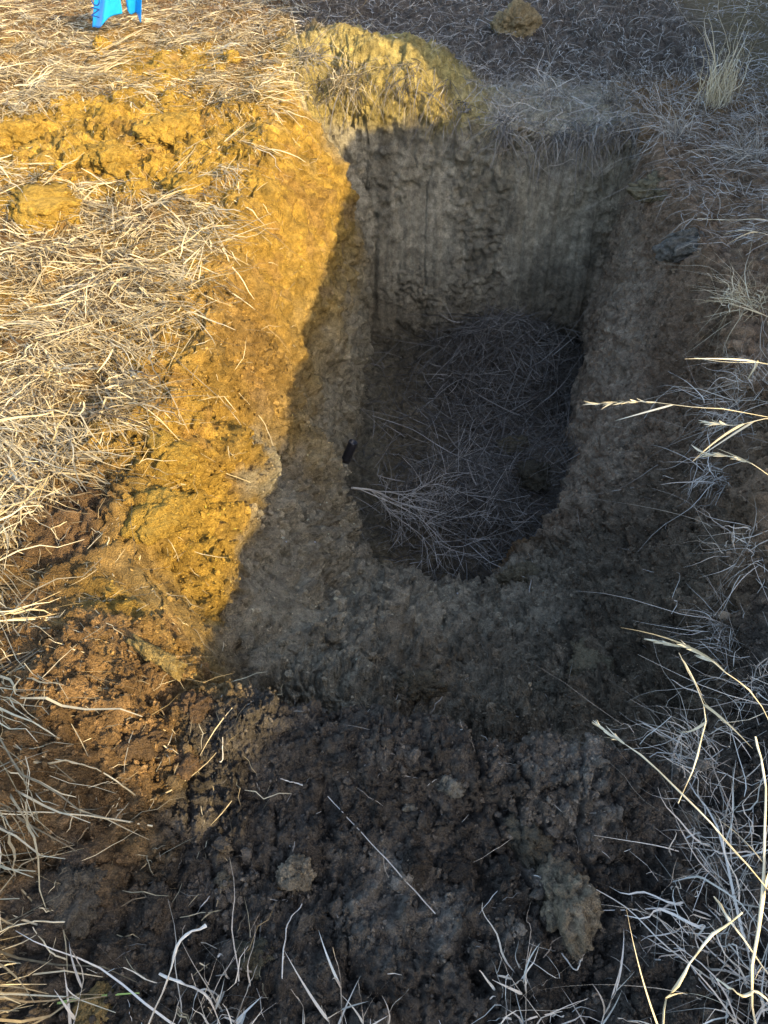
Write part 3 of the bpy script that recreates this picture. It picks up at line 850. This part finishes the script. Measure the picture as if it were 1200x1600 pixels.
clod(1075, 380, 40, (1.2, .8, .6), (.20, .185, .15), "grey lump of earth on the right wall under the rim grass", 138, rot=.3, sink=.66)
clod(1030, 300, 36, (1.2, .9, .6), (.22, .185, .11), "olive lump near the top corner of the right wall", 139, rot=-.3, sink=.66)
clod(835, 745, 30, (1, 1, .7), (.10, .085, .055), "dark clod on the pit floor by the right wall", 140)
clod(800, 700, 26, (1, .9, .7), (.14, .115, .07), "brown clod among the dead grass on the pit floor", 141)

# ------------------------------------------------------------------ single stems and straws
def stem_obj(name, ctrl, r0, r1, mat, label, cat="grass stem", group=None, head=0.0, leaves=0, tint=.6, seed=0, m=18, head_w=.007, nodes=True, flat=False, leaf_len=.10):
    """a dry stem: stalk, nodes swelling, spikelets of the seed head and leaf blades as parts"""
    r = np.random.default_rng(500 + seed)
    pts = spline(ctrl, m)
    pts = pts + r.normal(0, .0007, pts.shape)
    rad = np.linspace(r0, r1, len(pts)) * (.62 if nodes else .8)
    if nodes:
        for q in range(3, len(pts) - 2, 5):
            rad[q] *= 1.35
    e = link(name, None, loc=pts[-1])
    org = pts[-1]
    rad = rad * (1 + .22 * r.normal(0, 1, len(rad)) * nodes)
    V, Fc, T = tube_arrays(pts - org, np.abs(rad), tint, 6, .45 if nodes else .7)
    st_ = link("stalk", mesh_arrays("stalk", V, Fc, mat, tint=T + np.repeat(r.normal(-.08, .20, len(pts)), 6)), e)
    if head:
        nh = int(46 * max(head, .5))
        tt = r.random(nh) * head
        ip = np.clip(tt * (len(pts) - 1), 0, len(pts) - 2)
        i0 = ip.astype(int)
        root = pts[i0] + (pts[i0 + 1] - pts[i0]) * (ip - i0)[:, None]
        tg = unit(pts[i0] - pts[i0 + 1])
        d = unit(tg * 1.0 + r.normal(0, .13, (nh, 3)))
        V, Fc, T = blade_arrays(root - org, d, unit(r.normal(0, 1, (nh, 3))), r.uniform(.015, .035, nh), np.full(nh, head_w * .6), r.normal(0, .15, (nh, 3)), r.uniform(.5, 1, nh), K=3, taper=.9)
        link("seed_head", mesh_arrays("seed_head", V, Fc, mat, tint=T, smooth=False), e)
    for q in range(leaves):
        i0 = int(len(pts) * (.35 + .5 * r.random()))
        i0 = min(i0, len(pts) - 2)
        tg = unit(pts[i0] - pts[i0 + 1])
        d = unit(tg + r.normal(0, .45, 3))
        V, Fc, T = blade_arrays((pts[i0] - org)[None], d[None], unit(np.cross(d, r.normal(0, 1, 3)))[None], np.array([leaf_len * r.uniform(.7, 1.5)]), np.array([.0055]),
                                (r.normal(0, .25, 3) - np.array([0, 0, .3]))[None], np.array([r.uniform(.4, .9)]), K=8, taper=.95)
        link("leaf", mesh_arrays("leaf", V, Fc, mat, tint=T, smooth=False), e)
    return tag(e, label, cat, group, "thing")

def H(u, v, h):
    return lift(u, v, h)

def G(u, v, h=.006):
    a, nn, _, _ = spot(u, v)
    return a + nn * h

GR = "tall stems leaning in from the right rim"
# (tip first, root last: the root stands on the right bank, outside the picture)
def root_at(x, y):
    k = np.argmin((PF[:, 0] - x) ** 2 + (PF[:, 1] - y) ** 2)
    return PF[k] + np.array([0, 0, -.01])
stem_obj("tall_grass", [H(928, 632, .62), H(1000, 627, .66), H(1080, 636, .68), H(1160, 644, .66), H(1290, 690, .40), root_at(1.35, 1.55)], .0018, .0030, M_STEM,
         "pale stem with a long thin seed head reaching furthest over the right wall", group=GR, head=.30, leaves=1, tint=.8, seed=1)
stem_obj("tall_grass", [H(1096, 706, .60), H(1150, 716, .62), H(1205, 745, .60), H(1290, 830, .35), root_at(1.30, 1.25)], .0022, .003, M_STEM,
         "thick pale stem with a pointed head below the grey tuft on the right", group=GR, head=.35, leaves=1, tint=.85, seed=2, head_w=.009)
stem_obj("tall_grass", [H(1108, 660, .58), H(1150, 665, .60), H(1215, 655, .60), H(1300, 700, .35), root_at(1.4, 1.45)], .0020, .003, M_STEM,
         "forked pale stem between the two seed heads at the right edge", group=GR, head=.2, leaves=4, tint=.8, seed=3)
stem_obj("tall_grass", [H(1090, 342, .38), H(1140, 344, .40), H(1205, 345, .42), H(1300, 380, .2), root_at(2.0, 2.55)], .0028, .0034, M_STEM,
         "straight bare pale stalk pointing left from the upper right edge", group=GR, tint=.9, seed=4)
stem_obj("tall_grass", [H(1132, 366, .34), H(1165, 360, .38), H(1210, 372, .36), H(1300, 420, .15), root_at(1.95, 2.4)], .0024, .003, M_STEM,
         "short bent stalk with a forked tip under the straight one", group=GR, leaves=3, tint=.85, seed=5)
stem_obj("tall_grass", [H(1110, 465, .42), H(1150, 470, .45), H(1210, 500, .42), H(1300, 540, .2), root_at(1.75, 2.0)], .002, .003, M_STEM,
         "pale leafy stem above the forked stems at the right edge", group=GR, leaves=6, tint=.8, seed=6)
stem_obj("tall_grass", [H(1085, 560, .50), H(1140, 566, .52), H(1205, 570, .50), H(1300, 610, .25), root_at(1.55, 1.75)], .0022, .003, M_STEM,
         "pale knotty stem with curled leaves just above the longest seed head", group=GR, leaves=5, tint=.85, seed=7)
stem_obj("tall_grass", [H(1028, 1003, .55), H(1078, 1015, .58), H(1135, 1052, .60), H(1190, 1105, .55), H(1260, 1250, .3), root_at(.95, .75)], .0019, .0028, M_STEM,
         "yellow stem arching over the grey curled tuft", group=GR, head=.35, leaves=1, tint=.75, seed=8)
stem_obj("tall_grass", [H(935, 1135, .55), H(1000, 1180, .60), H(1090, 1265, .64), H(1150, 1330, .62), H(1205, 1395, .55), H(1290, 1500, .25), root_at(.85, .35)], .0019, .0033, M_STEM,
         "longest yellow stem slanting down across the lower right corner", group=GR, leaves=3, tint=.75, seed=9, head=.12)
stem_obj("tall_grass", [H(1180, 1150, .62), H(1196, 1230, .60), H(1192, 1400, .55), H(1188, 1640, .45), root_at(.75, .05)], .0025, .0034, M_STEM,
         "upright yellow stem running along the right edge of the picture", group=GR, leaves=4, tint=.8, seed=10)
stem_obj("tall_grass", [H(1160, 1425, .60), H(1100, 1475, .62), H(1060, 1540, .60), H(1035, 1620, .50), root_at(.45, .02)], .0020, .0035, M_STEM,
         "bent yellow stalk rising from the bottom edge near the right corner", group=GR, leaves=2, tint=.75, seed=11)
stem_obj("tall_grass", [H(1115, 1400, .50), H(1150, 1450, .52), H(1210, 1530, .45), H(1290, 1600, .2), root_at(.75, .15)], .0026, .0034, M_STEM,
         "short thick pale stalk crossing the upright yellow stem", group=GR, leaves=2, tint=.8, seed=12)
stem_obj("tall_grass", [H(1120, 1530, .55), H(1160, 1555, .56), H(1215, 1580, .50), root_at(.8, .1)], .0024, .003, M_STEM,
         "cut pale stalk low in the right bottom corner", group=GR, tint=.8, seed=13, leaves=1)
stem_obj("tall_grass", [H(1060, 1255, .40), H(1090, 1180, .45), H(1100, 1100, .46), H(1060, 1020, .38), H(1130, 1130, .2), root_at(.95, .95)], .0012, .002, M_STEM,
         "thin looping stem curled above the lower right tuft", group=GR, leaves=3, tint=.7, seed=14)

GS = "long straws lying on the soil"
def straw(label, pix, r=.0018, mat=M_GREY, seed=0, tint=.8, h=.010, group=GS, m=14):
    ctrl = [G(u, v, h + (0.012 if 0 < i < len(pix) - 1 else 0)) for i, (u, v) in enumerate(pix)]
    return stem_obj("straw", ctrl, r * .6, r, mat, label, "straw", group, tint=tint, seed=60 + seed, m=m, nodes=False)
straw("long thin straw lying diagonally across the dark soil in front of the pit", [(518, 1246), (598, 1332), (676, 1424)], .0020, seed=1)
straw("short straw leaning on the dark lip left of the long diagonal straw", [(354, 1150), (348, 1172), (343, 1196)], .0018, seed=2)
straw("short broad straw flake above the start of the long diagonal straw", [(433, 1217), (450, 1222), (468, 1230)], .0024, seed=3)
straw("sunlit straw with a feathered end lying over the brown wedge", [(72, 1188), (140, 1218), (216, 1246)], .0026, M_STRAW, 4, .85)
straw("longest sunlit straw running from the shaded thatch onto the brown wedge", [(0, 1256), (110, 1262), (236, 1290)], .0028, M_STRAW, 5, .9)
straw("thin upright stem standing on the crest at the right of the pit floor", [(828, 862), (831, 895), (833, 930)], .0022, seed=6, h=.02)
straw("long pale stem lying over the dead grass from the left pit wall", [(582, 658), (640, 685), (700, 712), (772, 742)], .0042, M_GREY, 7, .7, h=.05)
straw("straight pale stem crossing the near edge of the pit floor", [(730, 848), (778, 876), (826, 905)], .0036, M_GREY, 8, .85, h=.03)
straw("curved straw hanging down the lit clay to the shadow edge", [(372, 615), (405, 655), (428, 696)], .0026, M_STRAW, 9, .8)
straw("curved straw beside the one that reaches the shadow edge", [(345, 620), (365, 660), (400, 698)], .0022, M_STRAW, 10, .75)
straw("bundle straw drooping over the yellow clay below the thatch corner", [(290, 700), (335, 730), (388, 757)], .0028, M_STRAW, 11, .75)
straw("straight pale stalk lying level across the thatch under the flat slab", [(0, 414), (80, 415), (165, 418)], .0030, M_STRAW, 12, .95)
straw("long curved straw crossing the upper thatch from left to right", [(60, 510), (160, 520), (240, 478)], .0028, M_STRAW, 13, .9)
straw("dark weathered straw slanting down through the thatch", [(200, 500), (290, 580), (360, 640)], .0026, M_DARK, 14, .5)
straw("short fork of grey straw lying on the right slope", [(955, 770), (990, 752), (1030, 725)], .0022, seed=15, tint=.6)
straw("thin straw on the brown right slope beside the forked one", [(880, 785), (930, 775), (990, 762)], .0018, seed=16, tint=.6)
straw("small pale straw fleck below the forked straw on the right slope", [(1005, 892), (1015, 891), (1028, 897)], .0018, seed=17, tint=.9)
straw("short straw lying across the lip right of the hollow", [(792, 1118), (815, 1122), (838, 1128)], .0022, seed=18)
straw("grey straw slanting through the lower right dark soil", [(925, 1395), (1010, 1455), (1085, 1525), (1135, 1600)], .0022, seed=19, h=.05)
straw("thin straw standing in the dark soil above the bottom stalks", [(470, 1440), (455, 1490), (425, 1560)], .0018, seed=20, h=.03)
straw("short straw stub near the large tall olive clod", [(905, 1480), (902, 1495), (890, 1515)], .0022, seed=21, h=.03)
straw("pale straw end on the sunlit patch at the left bottom edge", [(0, 1458), (50, 1460), (108, 1458)], .0024, M_STRAW, 22, .9, h=.03)
straw("bent straw leading down from the lower left sunlit patch", [(62, 1456), (85, 1468), (110, 1482)], .0022, M_STRAW, 23, .8, h=.02)
straw("straw lying over the dark crumbs between the two pale clods", [(312, 1430), (328, 1410), (345, 1390)], .0016, seed=24)
straw("straight straw on the brown clods near the top of the wedge", [(195, 1163), (225, 1164), (255, 1165)], .0018, M_STRAW, 25, .9)

# bent stalks at the bottom edge
GB = "stubble along the bottom edge"
stem_obj("stubble_stalk", [H(322, 1446, .30), H(282, 1468, .31), H(262, 1530, .24), H(228, 1620, .05), root_at(-.40, .20)], .0042, .0036, M_GREY,
         "broad pale stalk bent over at the top near the bottom edge", "stubble", GB, tint=.9, seed=30, leaves=1)
stem_obj("stubble_stalk", [H(250, 1522, .22), H(290, 1540, .22), H(328, 1562, .20), H(350, 1640, .03), root_at(-.30, .20)], .0036, .0036, M_GREY,
         "flat pale stalk crossing in front of the bent one", "stubble", GB, tint=.85, seed=31, leaves=2)
for i, (a, b, c, lab) in enumerate([
    ((402, 1508), (385, 1550), (360, 1620), "tan stalk leaning right beside the bent pale stalks"),
    ((520, 1480), (532, 1530), (536, 1620), "thin upright stalk at the middle of the bottom edge"),
    ((500, 1570), (512, 1590), (520, 1630), "pale snapped stalk tip low at the bottom edge"),
    ((300, 1520), (310, 1560), (330, 1620), "short tan stalk inside the bundle of bent stalks"),
    ((560, 1530), (565, 1570), (570, 1630), "thin grey stalk right of the middle of the bottom edge"),
    ((790, 1545), (818, 1535), (822, 1600), "sunlit curled stalk tip at the bottom edge"),
    ((780, 1490), (800, 1530), (850, 1600), "grey stalk arching below the large tall olive clod"),
    ((965, 1590), (1010, 1602), (1060, 1625), "pale stalk lying level near the right bottom corner"),
    ((970, 1500), (960, 1550), (930, 1620), "grey stalk standing below the slanting grey straw"),
    ((640, 1545), (610, 1580), (600, 1640), "thin curved stalk between the middle and the curled stalk"),
    ((110, 1480), (130, 1530), (110, 1620), "grey stalk beside the lower left sunlit patch"),
    ((455, 1545), (475, 1580), (470, 1640), "stiff grey stalk left of the middle of the bottom edge"),
]):
    hh_ = .10 + .02 * (i % 4)
    p2 = H(c[0], c[1], .03)
    stem_obj("stubble_stalk", [H(*a, hh_ + .06), H(*b, hh_), p2, root_at(p2[0], p2[1] - .03)], .0013, .0019, M_GREY, lab, "stubble", GB, tint=.28 + .08 * (i % 4), seed=32 + i, leaves=3 + i % 3, leaf_len=.07)

# green blade
V, Fc, T = blade_arrays(G(78, 1580, .02)[None], unit(G(240, 1560, .05) - G(78, 1580, .02))[None], np.array([[0, 0, 1.0]]), np.array([.16]), np.array([.006]), np.array([[.0, -.05, -.1]]), np.array([.6]), K=8)
o = link("green_blade", mesh_arrays("green_blade", V, Fc, straw_material("green_grass", (.10, .14, .03), (.22, .33, .07), (.40, .48, .18)), tint=T, smooth=False))
tag(o, "single green grass blade at the lower left among the dry stubble", "grass blade")

# ------------------------------------------------------------------ tufts on the right rim
GT = "grass tufts along the right rim"
def tuft(u, v, nblades, L, lean, label, mat, seed, spread=.7, w=.0026, curl=.8, tint=(2, 2), stalks=3, up=.5):
    r = np.random.default_rng(900 + seed)
    a, nn, _, _ = spot(u, v)
    e = link("grass_tuft", None, loc=a)
    def make(nm, nb, Lm, wm, cu, tt):
        root = r.normal(0, .045, (nb, 3)) * np.array([1, 1, .25])
        d = unit(np.array(lean)[None] + r.normal(0, spread, (nb, 3)) + np.array([0, 0, up]))
        cv = r.normal(0, cu * .5, (nb, 3)) + np.array([0, 0, -.55 * cu])
        V, Fc, T = blade_arrays(root, d, unit(r.normal(0, 1, (nb, 3))), r.gamma(6, Lm / 6, nb), r.uniform(wm * .6, wm * 1.3, nb), cv, tt(nb), K=8, taper=.85, twist=r.normal(0, 1, nb), kink=r.normal(0, 1.2, (nb, 3)))
        return mesh_arrays(nm, V, Fc, mat, tint=T, smooth=False)
    link("blades", make("blades", nblades, L, w, curl, lambda q: r.beta(*tint, q)), e)
    for q in range(stalks * 2):
        link("stalk", make("stalk", 1, L * 1.5, w * 1.5, curl * .35, lambda q_: r.uniform(.6, 1, q_)), e)
    return tag(e, label, "grass tuft", GT)
tuft(1150, 655, 170, .15, (-.5, -.1, .1), "grey tangled tuft hanging under the long seed head on the right", M_GREY, 1)
tuft(1130, 745, 90, .13, (-.7, -.3, -.1), "small grey tuft drooping below the pointed seed head", M_GREY, 2)
tuft(1148, 995, 170, .10, (-.4, .1, .2), "pale curled tuft on the right slope under the arching yellow stem", M_GREY, 3, curl=1.3, w=.0022)
tuft(1090, 1180, 110, .12, (-.4, .1, .2), "loose grey tuft above the middle of the longest yellow stem", M_GREY, 4, curl=.9)
tuft(1150, 1330, 120, .15, (-.4, .2, .3), "ragged grey tuft behind the longest yellow stem", M_GREY, 5, curl=.8)
tuft(1100, 1440, 80, .13, (-.5, .0, .2), "sparse grey tuft with broad leaves low on the right", M_GREY, 6, w=.004)
tuft(1165, 470, 150, .16, (-.7, -.2, .3), "sunlit bushy tuft on the upper right rim", M_STEM, 7, curl=.7)
tuft(1185, 590, 120, .15, (-.7, -.1, .3), "pale tuft between the bushy tuft and the long seed head", M_GREY, 8, curl=.7)
tuft(1120, 165, 140, .30, (-.1, -.1, .9), "tall yellow tuft standing in the top right corner", M_STEM, 9, spread=.28, curl=.25, w=.005, stalks=6, up=.9)
tuft(1060, 215, 170, .28, (-.6, -.5, .3), "grey tuft arching over the right end of the far rim", M_GREY, 10, spread=.5, curl=.7, w=.004)
tuft(1170, 250, 150, .26, (-.5, -.4, .3), "grey tuft below the tall yellow tuft at the right edge", M_GREY, 11, spread=.5, curl=.7, w=.004)
tuft(960, 165, 160, .26, (-.5, -.6, .2), "dark tuft hanging over the back wall near its right corner", M_DARK, 12, spread=.5, curl=.8, w=.004)
tuft(790, 190, 110, .20, (-.1, -.8, .1), "grey tuft drooping over the middle of the back wall", M_GREY, 13, spread=.35, curl=.9, w=.0035)
tuft(860, 150, 150, .24, (-.4, -.6, .3), "grey tuft right of the drooping one on the far rim", M_GREY, 14, spread=.5, curl=.7, w=.004)
tuft(530, 130, 150, .24, (.3, -.7, .1), "long grass hanging over the left back corner of the pit", M_STRAW, 15, spread=.28, curl=.7, w=.004)
tuft(480, 90, 140, .22, (.2, -.7, .2), "shaded grass bunch behind the left back corner", M_DARK, 16, spread=.4, curl=.8, w=.004)
tuft(1190, 1080, 90, .13, (-.5, .0, .3), "thin grey tuft at the right edge below the curled one", M_GREY, 17)
tuft(1180, 860, 80, .14, (-.6, .0, .1), "thin drooping tuft at the right edge above the curled one", M_GREY, 18)
tuft(1180, 1540, 110, .16, (-.4, .2, .5), "grey tuft in the bottom right corner", M_GREY, 19, w=.004)
tuft(820, 1590, 40, .10, (-.2, .2, .6), "short pale tuft at the bottom edge below the tall olive clod", M_GREY, 20, w=.003)
tuft(330, 1600, 45, .12, (.1, .2, .6), "short pale tuft round the foot of the bent stalks", M_GREY, 21, w=.004)

# ------------------------------------------------------------------ dry branched weed on the pit floor
def weed():
    r = np.random.default_rng(77)
    b0 = G(542, 767, .10)
    j1 = G(612, 808, .12)
    org = G(640, 850, 0)
    e = link("dry_weed", None, loc=org)
    pts = spline([b0, .5 * (b0 + j1) + np.array([0, 0, .03]), j1, G(690, 830, .10)], 14)
    V, Fc, T = tube_arrays(pts - org, np.linspace(.0065, .003, len(pts)), .75)
    link("stalk", mesh_arrays("stalk", V, Fc, M_GREY, tint=T), e)
    tips = [(700, 762, .16), (690, 772, .22), (760, 775, .16), (790, 805, .12), (745, 830, .16), (700, 858, .14), (770, 880, .08), (655, 880, .10), (618, 872, .12), (592, 838, .12), (640, 770, .18), (720, 800, .22)]
    for i, (u, v, h) in enumerate(tips):
        t0 = .15 + .8 * r.random()
        u += r.normal(0, 14); v += r.normal(0, 12)
        st0 = pts[int(t0 * (len(pts) - 1))]
        tip = G(u, v, h)
        bp_ = spline([st0, .65 * st0 + .35 * tip + r.normal(0, .045, 3), .35 * st0 + .65 * tip + r.normal(0, .045, 3), tip], 14)
        parts = [tube_arrays(bp_ - org, np.linspace(.0022, .0009, len(bp_)), r.uniform(.35, .8), 4)]
        L0 = np.linalg.norm(tip - st0)
        for q in range(11):
            i0 = r.integers(2, len(bp_) - 1)
            tg = unit(bp_[i0] - bp_[i0 - 1])
            d = unit(tg + r.normal(0, .9, 3))
            l = L0 * r.uniform(.15, .5)
            tp = np.stack([bp_[i0] + d * l * t + np.array([0, 0, -.02]) * t * t for t in np.linspace(0, 1, 5)])
            parts.append(tube_arrays(tp - org, np.linspace(.0013, .0006, 5), r.uniform(.25, .8), 3))
            for g in range(3):
                k0 = tp[r.integers(1, 5)]
                d2 = unit(d + r.normal(0, .6, 3))
                parts.append(tube_arrays(np.stack([k0, k0 + d2 * l * .3, k0 + d2 * l * .55 + r.normal(0, .004, 3)]) - org, np.array([.0009, .0008, .0005]), r.uniform(.25, .9), 3))
        V, Fc, T = join(parts)
        link("branch", mesh_arrays("branch", V, Fc, M_GREY, tint=T), e)
    tag(e, "pale dry weed with fine spreading branches lying on the pit floor", "dry weed")
weed()

# ------------------------------------------------------------------ black tube in the left wall
def black_tube():
    a = G(536, 728, .0); 
    d = unit(np.array([.30, .10, .80]))
    b = a + d * .15
    e = link("black_tube", None, loc=a)
    M_BLK = plain_material("black_plastic", (.014, .013, .015), .42, .5, .5, 90)
    M_PALE = plain_material("pale_sleeve", (.21, .20, .16), .7, .3, .25, 80, .3)
    L = np.linalg.norm(b - a); r = .022
    def ring(prof, nm, mat, sides=28):
        pts = np.array([d * t for t, _ in prof]); rad = np.array([q for _, q in prof])
        tg = d; A = unit(np.cross(tg, [.2, .3, .9])); B = np.cross(tg, A)
        th = np.arange(sides) * 2 * math.pi / sides
        V = (pts[:, None] + rad[:, None, None] * (np.cos(th)[None, :, None] * A + np.sin(th)[None, :, None] * B)).reshape(-1, 3)
        i = np.arange(len(prof) - 1)[:, None] * sides; j = np.arange(sides)[None]; j2 = (j + 1) % sides
        Fc = np.stack([i + j, i + j2, i + sides + j2, i + sides + j], -1).reshape(-1, 4)
        return link(nm, mesh_arrays(nm, V, Fc, mat, tint=np.full(len(V), .5)), e)
    ring([(-.06, r * .78), (.0, r * .80), (.035, r * .84), (.037, r * .70)], "pale_sleeve", M_PALE)
    ring([(.030, r * .88), (.032, r), (L * .55, r * 1.02), (L - .006, r * 1.02), (L, r * .97), (L + .001, r * .80), (L - .03, r * .74), (L - .05, .0005)], "tube", M_BLK)
    ring([(L * .30, r * 1.03), (L * .31, r * 1.07), (L * .36, r * 1.07), (L * .37, r * 1.03)], "collar", M_BLK)
    tag(e, "black tube with a pale stub sticking out of the left pit wall", "tube")
black_tube()

# ------------------------------------------------------------------ blue plastic hanging in at the top left
def blue_plastic():
    M_BLUE = plain_material("blue_plastic", (.012, .30, .80), .35, .5, .12, 25)
    M_INK = plain_material("ink", (.012, .05, .22), .6, .3, .1, 40)
    M_WOOD = plain_material("stake_wood", (.30, .21, .12), .8, .2, .25, 60, .4)
    k0 = np.argmin((PX - 180) ** 2 + (PY - 20) ** 2 + 1e4 * (np.abs(PF[:, 0] + 1.9) > 1.2))
    gz = PF[k0]
    hb = gz[2]
    e = link("blue_plastic", None, loc=gz)
    def tail(nm, pix_top, pix_bot, wt, wb, fold, h0, h1, notch, ph):
        a = lift(*pix_top, h0); b = lift(*pix_bot, h1)
        R, Q = 26, 22
        ax = np.array([1.0, 0, 0])
        V = []
        for i in range(R):
            t = i / (R - 1)
            c = a + (b - a) * t
            ww = wt + (wb - wt) * t ** .9
            for j in range(Q):
                s_ = j / (Q - 1) - .5
                dep = fold * math.sin((s_ * 2.2 + ph) * 3.0 + t * 1.2) * (.35 + .65 * t)
                end = notch * s_ * t
                V.append(c + ax * ww * s_ + np.array([0, -dep, end + .01 * math.sin(9 * s_ + ph)]) * 1.0)
        V = np.array(V)
        idx_ = np.arange(R * Q).reshape(R, Q)
        Fc = np.stack([idx_[:-1, :-1], idx_[1:, :-1], idx_[1:, 1:], idx_[:-1, 1:]], -1).reshape(-1, 4)
        o = link(nm, mesh_arrays(nm, V - gz, Fc, M_BLUE), e)
        md = o.modifiers.new("thickness", 'SOLIDIFY'); md.thickness = .0015
        return o, a, b
    t1, a1, b1 = tail("tail", (166, -34), (165, 34), .125, .225, .040, hb + .34, hb + .10, .10, .2)
    t2, a2, b2 = tail("tail", (206, -34), (211, 24), .135, .075, .026, hb + .34, hb + .12, -.06, 1.1)
    kn = tube_arrays(spline([a1 - gz + np.array([-.05, 0, 0]), .5 * (a1 + a2) - gz + np.array([0, -.03, .05]), a2 - gz + np.array([.05, 0, 0])], 10), .045, .5, 10)
    link("knot", mesh_arrays("knot", kn[0], kn[1], M_BLUE), e)
    cu = bpy.data.curves.new("lettering", 'FONT'); cu.body = "CAUTION"; cu.size = .085; cu.extrude = .0004
    tmp = bpy.data.objects.new("lettering", cu); C.objects.link(tmp)
    dg = bpy.context.evaluated_depsgraph_get(); dg.update()
    me = bpy.data.meshes.new_from_object(tmp.evaluated_get(dg))
    C.objects.unlink(tmp); bpy.data.objects.remove(tmp)
    me.materials.clear(); me.materials.append(M_INK)
    dn = unit(b1 - a1)
    side = unit(np.cross(dn, np.array([0, 1.0, 0]))); side = side if side[0] > 0 else -side
    fr = unit(np.cross(side, dn)); fr = fr if fr[1] < 0 else -fr
    Vt = np.array([v.co[:] for v in me.vertices])
    ln = Vt[:, 0].max()
    base = b1 - dn * (ln + .04) - np.array([.065, 0, 0]) + fr * .045
    W_ = base + dn * Vt[:, 0:1] + side * (Vt[:, 1:2] - .02) * .9 + fr * Vt[:, 2:3] - gz
    for v_, c_ in zip(me.vertices, W_):
        v_.co = c_
    lt = link("lettering", me, t1)
    tag(e, "bright blue plastic strip with two tails and dark lettering on the far left grass", "plastic strip")
blue_plastic()
